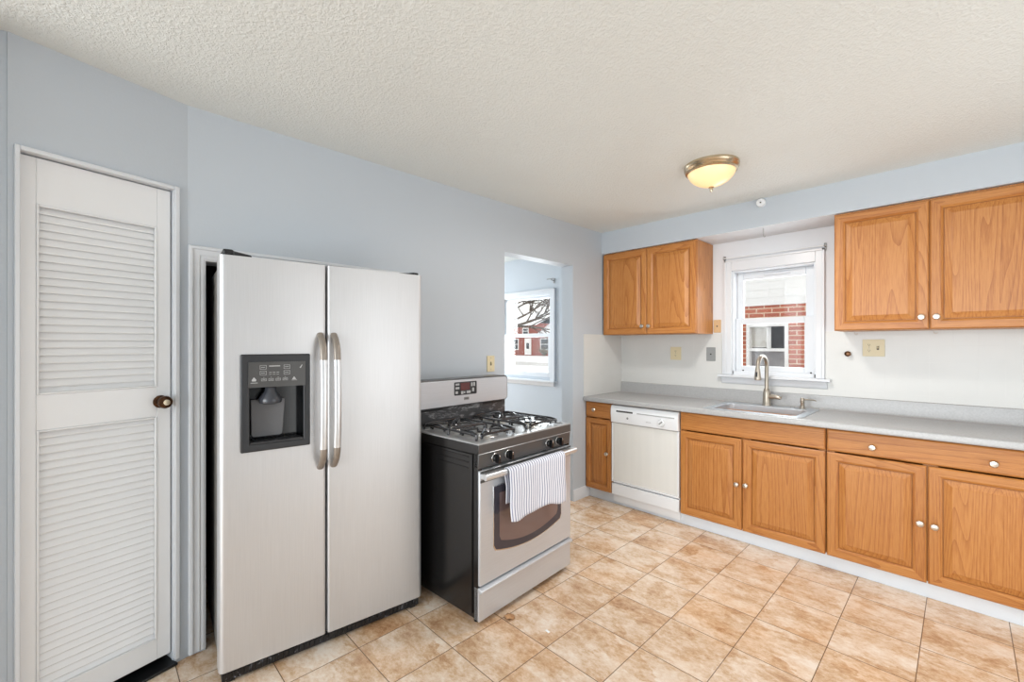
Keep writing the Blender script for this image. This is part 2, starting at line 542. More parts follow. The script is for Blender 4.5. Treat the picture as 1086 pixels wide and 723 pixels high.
def cut(o, mb):
    """boolean the shape of mb out of o and bake it"""
    c = mb.build('tmp_cut', M['slot'], None, smooth=False)
    bpy.context.view_layer.update()
    c.matrix_world = o.matrix_world.copy()
    bo = o.modifiers.new('bool', 'BOOLEAN')
    bo.operation, bo.object, bo.solver = 'DIFFERENCE', c, 'EXACT'
    if len(o.modifiers) > 1:
        o.modifiers.move(len(o.modifiers) - 1, 0)
    others = [m for m in o.modifiers if m.name != 'bool']
    for m in others:
        m.show_viewport = False
    bpy.context.view_layer.update()
    dg = bpy.context.evaluated_depsgraph_get()
    me = bpy.data.meshes.new_from_object(o.evaluated_get(dg))
    o.modifiers.remove(bo)
    for m in others:
        m.show_viewport = True
    o.data = me
    cm = c.data
    bpy.data.objects.remove(c)
    bpy.data.meshes.remove(cm)


def thing(name, label, cat, loc=(0, 0, 0), rz=0.0, group=None):
    o = bpy.data.objects.new(name, None)
    o.empty_display_size = 0.05
    C.objects.link(o)
    o.location = loc
    o.rotation_euler = (0, 0, rz)
    o['label'], o['category'] = label, cat
    if group:
        o['group'] = group
    return o


def tag(o, label, cat, group=None):
    o['label'], o['category'] = label, cat
    if group:
        o['group'] = group
    return o


def struct(o, label=None, cat=None):
    o['kind'] = 'structure'
    if label:
        o['label'], o['category'] = label, cat
    return o


def arc(cx, cy, r, a0, a1, n):
    return [(cx + r * math.cos(R(a0 + (a1 - a0) * i / n)), cy + r * math.sin(R(a0 + (a1 - a0) * i / n))) for i in range(n + 1)]


def rrect(x0, x1, y0, y1, r, n=5):
    return (arc(x1 - r, y1 - r, r, 0, 90, n) + arc(x0 + r, y1 - r, r, 90, 180, n) +
            arc(x0 + r, y0 + r, r, 180, 270, n) + arc(x1 - r, y0 + r, r, 270, 360, n))


# ------------------------------------------------------------------ room shell
H = 2.446
XR = XW
b = MB().box(-3.5, XR + 0.15, -7.5, 0.2, -0.1, 0.0)
struct(b.build('floor', M['floor']), 'beige and tan stone look floor tiles', 'floor')
b = MB().box(-3.5, XR + 0.15, -7.5, 0.2, H, H + 0.1)
struct(b.build('ceiling', M['ceiling']), 'off white stipple textured ceiling', 'ceiling')

T = 0.124
NY0, NY1, NZ = -3.479, -2.44, 1.763       # fridge nook opening
DY0, DY1, DZ = -1.618, -0.79, 2.082       # doorway to the dining room
b = MB()
b.box(-T, 0, -3.60, NY0, 0, H)
b.box(-T, 0, NY0, NY1, NZ, H)
b.box(-T, 0, NY1, DY0, 0, H)
b.box(-T, 0, DY0, DY1, DZ, H)
b.box(-T, 0, DY1, 0.0, 0, H)
struct(b.build('wall_left', M['blue'], smooth=False), 'pale blue wall with fridge nook and doorway', 'wall')

# sink wall (one plane for kitchen and dining room)
WX0, WX1, WZ0, WZ1 = 1.056, 1.640, 1.165, 1.995
FX0, FX1, FZ0, FZ1 = -1.775, -0.94, 1.0, 1.975
b = MB()
b.box(-3.5, FX0, 0, 0.2, 0, H)
b.box(FX0, FX1, 0, 0.2, 0, FZ0)
b.box(FX0, FX1, 0, 0.2, FZ1, H)
b.box(FX1, -0.05, 0, 0.2, 0, H)
struct(b.build('wall_dining', M['blue'], smooth=False), 'pale blue dining room wall seen through doorway', 'wall')
b = MB()
b.box(-0.05, WX0, 0, 0.2, 0, H)
b.box(WX0, WX1, 0, 0.2, 0, WZ0)
b.box(WX0, WX1, 0, 0.2, WZ1, H)
b.box(WX1, XR, 0, 0.2, 0, H)
struct(b.build('wall_back', M['white_wall'], smooth=False), 'white wall around the sink window', 'wall')

# soffit above the wall cabinets: blue face, white underside
b = MB()
b.box(0.0, XR, -0.345, 0.0, 2.242, H)
for i in range(len(b.f)):
    zs = [b.v[k][2] for k in b.f[i]]
    if max(zs) < 2.25:
        b.m[i] = 1
struct(b.build('soffit', [M['blue'], M['white_wall']], smooth=False), 'blue boxed soffit above the wall cabinets', 'soffit')

# right wall with a window out of frame, back end with an opening made for the fill lamp
b = MB()
b.box(XR, XR + 0.15, -2.92, -0.78, 0, 0.13)
b.box(XR, XR + 0.15, -2.92, -0.78, 2.11, H)
b.box(XR, XR + 0.15, -0.78, 0.2, 0, H)
b.box(XR, XR + 0.15, -7.5, -2.92, 0, H)
struct(b.build('wall_right', M['blue'], smooth=False), 'pale blue right wall with side window', 'wall')

# angled closet wall, local frame: x along the wall (left to right), y into the wall
LA, LB = Vector((0.140, -4.048)), Vector((0.0, -3.545))
AL = (LB - LA).length
ARZ = math.atan2((LB - LA).y, (LB - LA).x)
aw = MB()
DX0, DX1, DTOP = 0.016, 0.473, 2.056
aw.box(-0.01, DX0, 0, 0.10, 0, H)
aw.box(DX0, DX1, 0, 0.10, DTOP, H)
aw.box(DX1, AL, 0, 0.10, 0, H)
o = struct(aw.build('wall_closet', M['blue'], smooth=False), 'angled pale blue wall around the louvred door', 'wall')
o.location, o.rotation_euler = (LA.x, LA.y, 0), (0, 0, ARZ)
# wall running on toward the camera at the far left
L2 = Vector((-0.08, -5.3))
d2 = (LA - L2)
b = MB().box(0, d2.length, 0, 0.1, 0, H)
o = struct(b.build('wall_hall', M['blue'], smooth=False), 'pale blue wall at far left edge', 'wall')
o.location, o.rotation_euler = (L2.x, L2.y, 0), (0, 0, math.atan2(d2.y, d2.x))
b = MB()
b.box(-0.22, -0.08, -7.5, -5.28, 0, H)
b.box(-0.22, -0.02, -7.5, -7.38, 0, H)
b.box(3.22, XR + 0.15, -7.5, -7.38, 0, H)
b.box(-0.02, 3.22, -7.5, -7.38, 2.32, H)
b.box(0.06, 0.33, -4.36, -4.26, 0, H)  # unseen partition added to keep the rear lamp off the hall wall
struct(b.build('wall_rear_and_blocker', M['blue'], smooth=False), 'blue wall behind the camera and unseen partition added to block light', 'wall')
# closet shell behind fridge nook and louvred door
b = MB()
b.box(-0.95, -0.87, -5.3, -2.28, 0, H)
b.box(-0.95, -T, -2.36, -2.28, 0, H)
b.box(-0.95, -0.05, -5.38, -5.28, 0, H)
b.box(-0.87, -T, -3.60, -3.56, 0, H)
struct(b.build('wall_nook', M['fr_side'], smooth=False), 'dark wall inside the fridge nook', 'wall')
# dining room outer walls
b = MB()
b.box(-3.6, -3.5, -0.4, 0.2, 0, H)
b.box(-3.6, -3.5, -2.36, -2.0, 0, H)
b.box(-3.6, -3.5, -2.0, -0.4, 0, 0.75)
b.box(-3.6, -3.5, -2.0, -0.4, 2.2, H)
b.box(-3.5, -0.95, -2.36, -2.28, 0, H)
struct(b.build('wall_dining_side', M['blue'], smooth=False), 'far walls of the dining room', 'wall')

# trims -------------------------------------------------------------
def casing_profile(w, t):
    """moulded casing section: across (0..w), thickness"""
    return [(0, 0), (0, t * 0.7), (w * 0.08, t), (w * 0.22, t), (w * 0.28, t * 0.72), (w * 0.45, t * 0.62), (w * 0.62, t * 0.66),
            (w * 0.70, t * 0.5), (w * 0.86, t * 0.5), (w * 0.94, t * 0.36), (w, t * 0.30), (w, 0)]


CW, CT = 0.064, 0.02
b = MB()
pr = casing_profile(CW, CT)
yo0, yo1, zo = NY0 - CW, NY1 + CW, NZ + CW


def swept(mb, path_outer, path_inner, prof, w):
    """mitred casing on plane X=0: outer and inner corner lists (y,z)"""
    rows = []
    for (oy, oz), (iy, iz) in zip(path_outer, path_inner):
        rows.append([(t, oy + (iy - oy) * a / w, oz + (iz - oz) * a / w) for (a, t) in prof])
    n = len(prof)
    vs = [p for r_ in rows for p in r_]
    fs = []
    for i in range(len(rows) - 1):
        for k in range(n):
            k2 = (k + 1) % n
            fs.append((i * n + k, i * n + k2, (i + 1) * n + k2, (i + 1) * n + k))
    fs.append(tuple(range(n)))
    fs.append(tuple((len(rows) - 1) * n + k for k in range(n - 1, -1, -1)))
    mb.add(vs, fs)


swept(b, [(yo0, 0.012), (yo0, zo), (yo1, zo), (yo1, 0.012)], [(NY0, 0.012), (NY0, NZ), (NY1, NZ), (NY1, 0.012)], pr, CW)
struct(b.build('trim_1', M['white_trim'], angle=20), 'white moulded casing around the fridge nook', 'trim')

b = MB()
b.box(DX0 - 0.012, DX0 + 0.002, -0.012, 0.09, 0.02, DTOP + 0.014)
b.box(DX1 - 0.002, DX1 + 0.016, -0.012, 0.09, 0.02, DTOP + 0.014)
b.box(DX0 + 0.002, DX1 - 0.002, -0.012, 0.09, DTOP - 0.002, DTOP + 0.014)
o = struct(b.build('trim_2', M['white_trim'], bevel=0.003), 'narrow white casing around the louvred door', 'trim')
o.location, o.rotation_euler = (LA.x, LA.y, 0), (0, 0, ARZ)

b = MB().box(DX0 - 0.01, DX1 + 0.004, -0.022, 0.30, 0.0, 0.012)  # black threshold, run far back to paint the shaded gap under the door
o = struct(b.build('trim_4', M['black'], bevel=0.004), 'black threshold strip also painting the dark gap under the louvred door', 'threshold')
o.location, o.rotation_euler = (LA.x, LA.y, 0), (0, 0, ARZ)

# baseboard between doorway and cabinets
b = MB()
b.prism([(0, 0), (0.014, 0), (0.014, 0.075), (0.008, 0.095), (0, 0.1)], 'y', DY1, -0.555)
struct(b.build('baseboard_left', M['white_trim'], bevel=0.001), 'short white baseboard between doorway and cabinets', 'baseboard')
# toe kick under the base cabinets
b = MB().box(0.0, 2.78, -0.562, -0.545, 0.0, 0.10)
struct(b.build('trim_3', M['kick'], bevel=0.001), 'long white toe kick under the base cabinets', 'toe kick')

# backsplash panels
b = MB()
BT, BZ = 1.478, 1.014
b.box(0.006, 0.975, -0.006, 0.0, BZ, BT)
b.box(0.975, 1.69, -0.006, 0.0, BZ, 1.075)
b.box(1.69, XR, -0.006, 0.0, BZ, BT)
b.box(0.0, 0.006, -0.635, 0.0, 0.915, BT)
struct(b.build('backsplash', M['splash'], smooth=False), 'white embossed backsplash panels above the countertop', 'backsplash')


# ------------------------------------------------------------------ windows
def window(name, label, X0, X1, Z0, Z1, cw, sill, rail_z, glass_up, glass_lo, casing_top=None, dy=0.0):
    w = bpy.data.objects.new(name, None)
    C.objects.link(w)
    w['kind'], w['label'], w['category'] = 'structure', label, 'window'
    w.location = ((X0 + X1) / 2, 0, Z0)
    ox, oz = w.location.x, w.location.z
    def L(mb):
        mb.v = [(x - ox, y, z - oz) for (x, y, z) in mb.v]
        return mb
    zt = casing_top or Z1 + cw
    # casing
    m = MB()
    sx0, sx1, szb, szt = sill
    m.box(X0 - cw, X0, -0.018, 0.0, szt, zt)
    m.box(X1, X1 + cw, -0.018, 0.0, szt, zt)
    m.box(X0, X1, -0.018, 0.0, Z1, zt)
    m.box(X0 - cw, X0 - cw + 0.018, -0.026, -0.018, szt, zt)
    m.box(X1 + cw - 0.018, X1 + cw, -0.026, -0.018, szt, zt)
    m.box(X0 - cw, X1 + cw, -0.026, -0.018, zt - 0.016, zt)
    L(m).build('window_casing', M['white_trim'], w, bevel=0.003)
    m = MB()
    m.prism([(-0.055, szt), (-0.055, szt - 0.02), (-0.03, szt - 0.024), (0.06, szt - 0.024), (0.06, szt)], 'x', sx0, sx1)
    m.prism([(-0.03, szt - 0.024), (-0.022, szb + 0.012), (-0.012, szb), (0, szb), (0, szt - 0.024)], 'x', sx0 + 0.022, sx1 - 0.022)
    L(m).build('window_sill', M['white_trim'], w, bevel=0.002)
    # jamb liner
    m = MB()
    m.box(X0, X0 + 0.012, 0.0, 0.17, szt, Z1)
    m.box(X1 - 0.012, X1, 0.0, 0.17, szt, Z1)
    m.box(X0 + 0.012, X1 - 0.012, 0.0, 0.17, Z1 - 0.012, Z1)
    m.box(X0 + 0.012, X1 - 0.012, 0.055, 0.19, szt - 0.02, szt + 0.012)
    L(m).build('window_frame', M['white_trim'], w, bevel=0.002)
    def sash(nm, x0, x1, z0, z1, g, y0, y1, lock):
        gx0, gx1, gz0, gz1 = g
        s = MB()
        s.box(x0, gx0, y0, y1, z0, z1)
        s.box(gx1, x1, y0, y1, z0, z1)
        s.box(gx0, gx1, y0, y1, z0, gz0)
        s.box(gx0, gx1, y0, y1, gz1, z1)
        so = L(s).build(nm, M['white_trim'], w, bevel=0.003)
        p = MB().box(gx0 - 0.002, gx1 + 0.002, (y0 + y1) / 2 - 0.002, (y0 + y1) / 2 + 0.002, gz0 - 0.002, gz1 + 0.002)
        L(p).build('window_pane', M['glass'], so, smooth=False)
        return so
    sash('upper_sash', X0 + 0.012, X1 - 0.012, rail_z[0], Z1 - 0.012, glass_up, 0.085 + dy, 0.115 + dy, False)
    lo = sash('lower_sash', X0 + 0.012, X1 - 0.012, szt + 0.012, rail_z[1], glass_lo, 0.05 + dy, 0.08 + dy, True)
    return w, L


w1, L1 = window('window_1', 'white double hung window above the sink', WX0, WX1, WZ0, WZ1, 0.058, (0.955, 1.735, 1.06, 1.135),
                (1.555, 1.60), (1.117, 1.560, 1.60, 1.922), (1.112, 1.558, 1.207, 1.553), 2.088)
m = MB()
m.prism([(1.27, 1.945), (1.29, 1.958), (1.44, 1.958), (1.46, 1.945)], 'y', 0.068, 0.084)
L1(m).build('sash_lift', M['white_trim'], w1, bevel=0.002)
for hx in (1.125, 1.60):
    m = MB().cyl((hx, 0.046, 1.17), 0.006, 0.004, 'y', 10)
    L1(m).build('screw_cap', M['slot'], w1)
w2, L2w = window('window_2', 'white double hung window in the dining room', FX0, FX1, FZ0, FZ1, 0.075, (-1.80, -0.85, 0.895, 0.965),
                 (1.475, 1.515), (-1.72, -0.985, 1.515, 1.935), (-1.72, -0.985, 1.055, 1.475), 2.035, dy=-0.045)


# ------------------------------------------------------------------ louvred closet door
def louvre_door():
    w = bpy.data.objects.new('door_1', None)
    C.objects.link(w)
    w['kind'], w['label'], w['category'] = 'structure', 'narrow white louvred closet door', 'door'
    w.location, w.rotation_euler = (LA.x, LA.y, 0), (0, 0, ARZ)
    x0, x1, z0, z1 = DX0 + 0.004, DX1 - 0.006, 0.045, DTOP - 0.006
    y0, y1 = 0.022, 0.055
    lx0, lx1 = 0.062, 0.418
    up, lo = (1.205, 1.885), (0.13, 1.078)
    m = MB()
    m.box(x0, lx0, y0, y1, z0, z1)
    m.box(lx1, x1, y0, y1, z0, z1)
    m.box(lx0, lx1, y0, y1, z0, lo[0])
    m.box(lx0, lx1, y0, y1, lo[1], up[0])
    m.box(lx0, lx1, y0, y1, up[1], z1)
    m.build('door_frame', M['white_door'], w, bevel=0.002)
    for nm, (a, b_), n in (('louvre_panel', up, 24), ('louvre_panel', lo, 33)):
        s = MB()
        p = (b_ - a) / n
        for i in range(n):
            zc = a + p * (i + 0.5)
            hh, dy, t = p * 0.58, 0.0048, 0.0024
            # slat leaning outwards at its lower edge, rounded nose
            poly = [(y0 + 0.018 - dy - t, zc - hh), (y0 + 0.018 - dy - t * 1.5, zc - hh + 0.004), (y0 + 0.018 + dy - t, zc + hh),
                    (y0 + 0.018 + dy + t, zc + hh), (y0 + 0.018 - dy + t, zc - hh)]
            s.prism(poly, 'x', lx0 - 0.004, lx1 + 0.004)
        s.build(nm, M['white_door'], w, smooth=False)
        mo = MB()
        t = 0.007
        mo.box(lx0, lx0 + t, y0 - 0.003, y0 + 0.01, a, b_)
        mo.box(lx1 - t, lx1, y0 - 0.003, y0 + 0.01, a, b_)
        mo.box(lx0 + t, lx1 - t, y0 - 0.003, y0 + 0.01, a, a + t)
        mo.box(lx0 + t, lx1 - t, y0 - 0.003, y0 + 0.01, b_ - t, b_)
        mo.build('louvre_moulding', M['white_door'], w, bevel=0.002)
    k = MB()
    k.lathe([(0.0, -0.001), (0.027, 0.0), (0.027, 0.004), (0.02, 0.007), (0.011, 0.009), (0.010, 0.022), (0.017, 0.027), (0.025, 0.036),
             (0.027, 0.045), (0.024, 0.053), (0.014, 0.058), (0.0, 0.059)], (0.430, y0, 1.141), '-y', 28)
    ko = k.build('door_knob', M['bronze'], w)
    k = MB().lathe([(0.0, 0.0575), (0.013, 0.0575), (0.012, 0.0615), (0, 0.062)], (0.430, y0, 1.141), '-y', 20)
    k.build('knob_centre', M['brass'], ko)


louvre_door()

# ------------------------------------------------------------------ refrigerator
FRZ = R(84.46)
FW, FG = 0.895, 0.4135


def fridge():
    t = thing('refrigerator', 'stainless side by side refrigerator with black ice and water dispenser', 'refrigerator', (0.324, -3.487, 0), FRZ)
    m = MB()
    m.box(0.012, FW - 0.012, 0.088, 0.74, 0.03, 1.715)
    m.build('cabinet_body', M['fr_side'], t, bevel=0.004)
    m = MB()
    m.box(0.02, FW - 0.02, 0.072, 0.092, 0.07, 1.73)
    m.build('door_gasket', M['black'], t)
    zb, zt = 0.06, 1.748
    def door(x0, x1, nm):
        r = 0.022
        poly = arc(x0 + r, r, r, 180, 270, 7) + arc(x1 - 0.012, 0.012, 0.012, 270, 360, 5) if x0 < 0.1 else \
            arc(x0 + 0.012, 0.012, 0.012, 180, 270, 5) + arc(x1 - r, r, r, 270, 360, 7)
        poly = poly + [(x1, 0.07), (x0, 0.07)]
        mm = MB().prism(poly, 'z', zb, zt)
        return mm.build(nm, [M['fr_steel']], t, angle=30)
    dl = door(0.0, FG - 0.004, 'freezer_door')
    dr = door(FG + 0.004, FW, 'fridge_door')
    # dispenser: hole through the freezer door skin
    bx0, bx1, bz0, bz1 = 0.073, 0.340, 0.938, 1.344
    rx0, rx1, rz0, rz1 = 0.106, 0.312, 0.968, 1.205
    cut(dl, MB().box(rx0 - 0.008, rx1 + 0.008, -0.05, 0.066, rz0 - 0.008, rz1 + 0.008))
    m = MB()
    m.prism([(bx0, bz0), (bx1, bz0), (bx1, bz1), (bx0, bz1)], 'y', -0.012, 0.0005)
    bz = m.build('dispenser_bezel', M['charcoal'], dl, bevel=0.006, seg=3)
    cut(bz, MB().box(rx0, rx1, -0.05, 0.05, rz0, rz1))
    m = MB()   # recess liner
    e = 0.004
    m.box(rx0 - e, rx0, -0.008, 0.064, rz0 - e, rz1 + e)
    m.box(rx1, rx1 + e, -0.008, 0.064, rz0 - e, rz1 + e)
    m.box(rx0, rx1, -0.008, 0.064, rz0 - e, rz0)
    m.box(rx0, rx1, -0.008, 0.064, rz1, rz1 + e)
    m.box(rx0 - e, rx1 + e, 0.060, 0.065, rz0 - e, rz1 + e)
    m.build('dispenser_recess', M['gloss_black'], dl)
    m = MB()
    m.prism([(0.100, 1.206), (0.318, 1.206), (0.318, 1.312), (0.100, 1.312)], 'y', -0.0165, -0.011)
    def dash(x, z, w, h):
        m.box(x, x + w, -0.0172, -0.0162, z, z + h, 1)
    def outline(x, z, w, h, s=0.0012):
        dash(x, z, w, s); dash(x, z + h - s, w, s); dash(x, z, s, h); dash(x + w - s, z, s, h)
    outline(0.142, 1.281, 0.024, 0.017); outline(0.142, 1.257, 0.024, 0.017)
    outline(0.232, 1.281, 0.024, 0.017); outline(0.232, 1.257, 0.024, 0.017)
    for x, z, w_ in ((0.146, 1.2885, 0.015), (0.146, 1.2645, 0.015), (0.236, 1.2885, 0.015), (0.236, 1.2645, 0.015)):
        dash(x, z, w_, 0.002)
    dash(0.176, 1.292, 0.042, 0.004)
    for x in (0.176, 0.190, 0.204):
        dash(x, 1.266, 0.010, 0.002); dash(x, 1.258, 0.010, 0.0015)
    for x in (0.147, 0.174, 0.201, 0.228):
        outline(x, 1.232, 0.019, 0.010)
        dash(x + 0.004, 1.2365, 0.011, 0.0016)
        dash(x + 0.008, 1.246, 0.003, 0.002)
    dash(0.108, 1.224, 0.026, 0.0022); dash(0.262, 1.230, 0.022, 0.0015)
    # drop and cup pictograms
    m.prism([(0.114, 1.232), (0.127, 1.232), (0.129, 1.238), (0.1205, 1.249), (0.112, 1.238)], 'y', -0.0172, -0.0162, 1)
    m.prism([(0.264, 1.234), (0.281, 1.234), (0.2725, 1.247)], 'y', -0.0172, -0.0162, 1)
    m.prism([(0.294, 1.286), (0.299, 1.282), (0.306, 1.296), (0.303, 1.297), (0.298, 1.288)], 'y', -0.0172, -0.0162, 1)
    m.build('dispenser_controls', [M['panel_grey'], M['ink']], dl, smooth=False)
    m = MB()
    m.lathe([(0.020, 0.0), (0.024, -0.018), (0.040, -0.040), (0.045, -0.056), (0.042, -0.066), (0.026, -0.072), (0.0, -0.072)], (0.186, 0.014, 1.203), 'z', 28)
    m.build('ice_chute', M['gloss_charcoal'], dl)
    m = MB()
    m.prism([(0.116, 1.150), (0.250, 1.150), (0.240, 0.996), (0.232, 0.988), (0.126, 0.988), (0.118, 0.996)], 'y', 0.044, 0.054)
    m.build('dispenser_paddle', M['gloss_grey'], dl, bevel=0.004)
    m = MB()
    m.box(rx0 + 0.002, rx1 - 0.002, -0.010, 0.058, rz0 + 0.0005, rz0 + 0.009)
    for i in range(12):
        xx = rx0 + 0.014 + i * 0.0155
        m.box(xx, xx + 0.006, 0.0, 0.05, rz0 + 0.009, rz0 + 0.0115)
    m.build('drip_tray', M['charcoal'], dl, bevel=0.001)
    # bowed handles
    def handle(xc, par):
        pts, zs0, zs1 = [], 0.825, 1.432
        n = 26
        for i in range(n + 1):
            u = i / n
            z = zs0 + (zs1 - zs0) * u
            s = min(1.0, min(u, 1 - u) / 0.13)
            s = math.sin(s * math.pi / 2) ** 0.8
            bow = 1 - (2 * u - 1) ** 2
            pts.append((xc, 0.004 - 0.046 * s - 0.018 * bow, z))
        # three stretches: taupe foot, steel grip, taupe head
        k0, k1 = 4, 21
        mm = MB()
        mm.tube(pts[:k0 + 1], 0.0105, 12, 1, 1.5, up=(0, 1, 0))
        mm.tube(pts[k0:k1 + 1], 0.0110, 12, 0, 1.5, up=(0, 1, 0))
        mm.tube(pts[k1:], 0.0105, 12, 1, 1.5, up=(0, 1, 0))
        mm.build('handle', [M['handle'], M['taupe']], par, angle=50)
    handle(FG - 0.028, dl)
    handle(FG + 0.031, dr)
    # hinge covers
    m = MB().prism([(0.015, 0.0), (0.05, 0.0), (0.06, 0.03), (0.13, 0.09), (0.13, 0.16), (0.015, 0.16)], 'z', 1.749, 1.774)
    m.v = [(x, y + 0.012, z) for x, y, z in m.v]
    m.build('hinge_cover', M['black'], t, bevel=0.006)
    m = MB().prism([(FW - 0.015, 0.0), (FW - 0.045, 0.0), (FW - 0.06, 0.03), (FW - 0.13, 0.09), (FW - 0.13, 0.16), (FW - 0.015, 0.16)], 'z', 1.749, 1.762)
    m.v = [(x, y + 0.012, z) for x, y, z in m.v]
    m.build('hinge_cover', M['black'], t, bevel=0.005)
    # kick grille
    m = MB()
    m.box(0.012, FW - 0.012, 0.020, 0.10, 0.012, 0.054)
    for i in range(40):
        xx = 0.03 + i * 0.021
        m.box(xx, xx + 0.013, 0.014, 0.020, 0.018, 0.046)
    m.build('kick_grille', M['grille'], t, bevel=0.001)
    for xx in (0.03, FW - 0.055):
        m = MB().box(xx, xx + 0.03, 0.03, 0.07, 0.0, 0.012)
        m.build('foot', M['black'], t)
    # door edge latches seen on the left side
    for zz in (1.62, 1.575):
        m = MB().box(0.0085, 0.0125, 0.12, 0.15, zz - 0.012, zz + 0.012)
        m.build('side_clip', M['black'], t)


fridge()

# ------------------------------------------------------------------ gas range
RRZ = R(93.53)
RW = 0.78


def gas_range():
    t = thing('gas_range', 'stainless and black gas range with four burners and control knobs', 'stove', (0.748, -2.5, 0), RRZ)
    D = 0.63
    m = MB()
    m.box(0.012, RW - 0.012, 0.03, D, 0.03, 0.845)
    m.box(0.004, 0.012, 0.045, D, 0.05, 0.84)
    m.box(RW - 0.012, RW - 0.004, 0.045, D, 0.05, 0.84)
    for i in range(3):
        z = 0.822 - i * 0.028
        m.box(0.001, 0.004, 0.07, 0.30, z, z + 0.006)
    m.box(0.004, 0.03, 0.0, 0.03, 0.03, 0.845)
    m.box(RW - 0.03, RW - 0.004, 0.0, 0.03, 0.03, 0.845)
    m.build('oven_body', M['range_black'], t, bevel=0.002)
    for xx, yy in ((0.03, 0.05), (RW - 0.06, 0.05), (0.03, 0.55), (RW - 0.06, 0.55)):
        MB().cyl((xx + 0.015, yy, 0.0), 0.016, 0.03, 'z', 14).build('foot', M['black'], t)
    # cooktop
    m = MB()
    m.box(0.0, RW, -0.008, D, 0.848, 0.893)
    for i, f in enumerate(m.f):
        pass
    # front face dark steel, sides black, top grey
    for i, f in enumerate(m.f):
        ys = [m.v[k][1] for k in f]
        xs = [m.v[k][0] for k in f]
        zs = [m.v[k][2] for k in f]
        m.m[i] = 0 if min(zs) > 0.89 else (1 if max(ys) < 0 else 2)
    by_edge = 0.50
    # raised rim round the spill tray
    m.box(0.0, RW, -0.008, 0.022, 0.893, 0.899)
    m.box(0.0, 0.028, 0.022, 0.545, 0.893, 0.899)
    m.box(RW - 0.028, RW, 0.022, 0.545, 0.893, 0.899)
    m.box(0.004, RW - 0.004, by_edge, D, 0.893, 0.897)
    m.box(0.002, RW - 0.002, -0.0095, -0.004, 0.8455, 0.849)
    m.build('cooktop', [M['cook'], M['range_dark'], M['range_black']], t, bevel=0.003)
    # control panel
    m = MB()
    m.prism([(-0.002, 0.775), (-0.008, 0.845), (0.03, 0.845), (0.03, 0.775)], 'x', 0.004, RW - 0.004)
    cp = m.build('control_panel', M['range_dark'], t, bevel=0.002)
    for kx in (0.115, 0.213, 0.555, 0.650):
        k = MB()
        k.lathe([(0.0, 0.0), (0.0225, 0.0), (0.023, 0.003), (0.021, 0.005), (0.0, 0.005)], (kx, -0.005, 0.812), '-y', 24, 1)
        k.lathe([(0.021, 0.004), (0.021, 0.016), (0.019, 0.020), (0.0, 0.020)], (kx, -0.005, 0.812), '-y', 24, 0)
        k.prism([(kx - 0.0075, 0.812 - 0.022), (kx + 0.0075, 0.812 - 0.022), (kx + 0.0075, 0.812 + 0.022), (kx - 0.0075, 0.812 + 0.022)], 'y', -0.043, -0.02)
        k.box(kx - 0.0015, kx + 0.0015, -0.0438, -0.0425, 0.812 + 0.004, 0.812 + 0.02, 1)
        k.build('burner_knob', [M['knob_dark'], M['chrome']], cp, bevel=0.0015)
    # oven door
    z0, z1 = 0.203, 0.765
    m = MB()
    m.box(0.006, RW - 0.006, -0.012, 0.028, z0, z1)
    dr = m.build('oven_door', M['range_steel'], t, bevel=0.004)
    wx0, wx1, wt = 0.103, 0.668, 0.668
    def winpoly(ins, n=18):
        a0, a1 = wx0 + ins, wx1 - ins
        r = 0.03
        bot = []
        for i in range(n + 1):
            u = i / n
            bot.append((a0 + r * 0.4 + (a1 - a0 - r * 0.8) * u, 0.352 + ins - 0.042 * (1 - (2 * u - 1) ** 2)))
        return [(a0, wt - ins), (a0, 0.375 + ins)] + bot + [(a1, 0.375 + ins), (a1, wt - ins)]
    m = MB().prism(winpoly(-0.006), 'y', -0.0145, -0.011)
    m.build('window_trim', M['chrome'], dr, bevel=0.001)
    m = MB().prism(winpoly(0.0), 'y', -0.0165, -0.012)
    m.build('window_border', M['frit'], dr)
    m = MB().prism(winpoly(0.036), 'y', -0.0175, -0.014)
    m.build('oven_window', M['glass_dark'], dr)
    m = MB().box(0.008, RW - 0.008, -0.016, -0.011, 0.708, 0.720)
    m.box(0.008, RW - 0.008, -0.016, -0.011, 0.752, 0.764)
    m.build('door_vent_strip', M['range_dark'], dr, bevel=0.001)
    # bowed handle bar with end brackets
    hp = []
    for i in range(17):
        u = i / 16
        hp.append((0.008 + (RW - 0.010) * u, -0.046 - 0.012 * (1 - (2 * u - 1) ** 2), 0.742))
    m = MB().tube(hp, 0.0165, 14, 0, 0.78, up=(0, 0, 1))
    for xx in (0.012, RW - 0.034):
        m.box(xx, xx + 0.024, -0.044, -0.011, 0.730, 0.754)
    m.build('handle', M['handle'], dr, bevel=0.001)
    # drawer
    m = MB()
    m.prism([(-0.008, 0.030), (-0.008, 0.168), (-0.026, 0.174), (-0.028, 0.186), (-0.010, 0.194), (0.028, 0.194), (0.028, 0.030)], 'x', 0.004, RW - 0.004)
    m.build('storage_drawer', M['range_steel'], t, bevel=0.003)
    # backguard
    by = 0.545
    m = MB().box(0.004, RW - 0.004, by, D, 0.893, 1.01)
    bb = m.build('backguard_base', M['guard_black'], t, bevel=0.002)
    for xa, xb in ((0.06, 0.22), (0.56, 0.74)):
        MB().box(xa, xb, by - 0.004, by, 0.988, 1.0).build('vent_slot', M['black'], bb, bevel=0.001)
    prof = rrect(0.0, RW, 1.003, 1.172, 0.03, 6)
    m = MB().prism(prof, 'y', by - 0.022, D)
    bg = m.build('backguard', M['range_dark'], t, bevel=0.004)
    prof = rrect(0.008, RW - 0.008, 1.008, 1.164, 0.026, 6)
    m = MB().prism(prof, 'y', by - 0.0245, by - 0.018)
    m.build('backguard_face', M['range_steel'], bg, bevel=0.002)
    fy = by - 0.0245
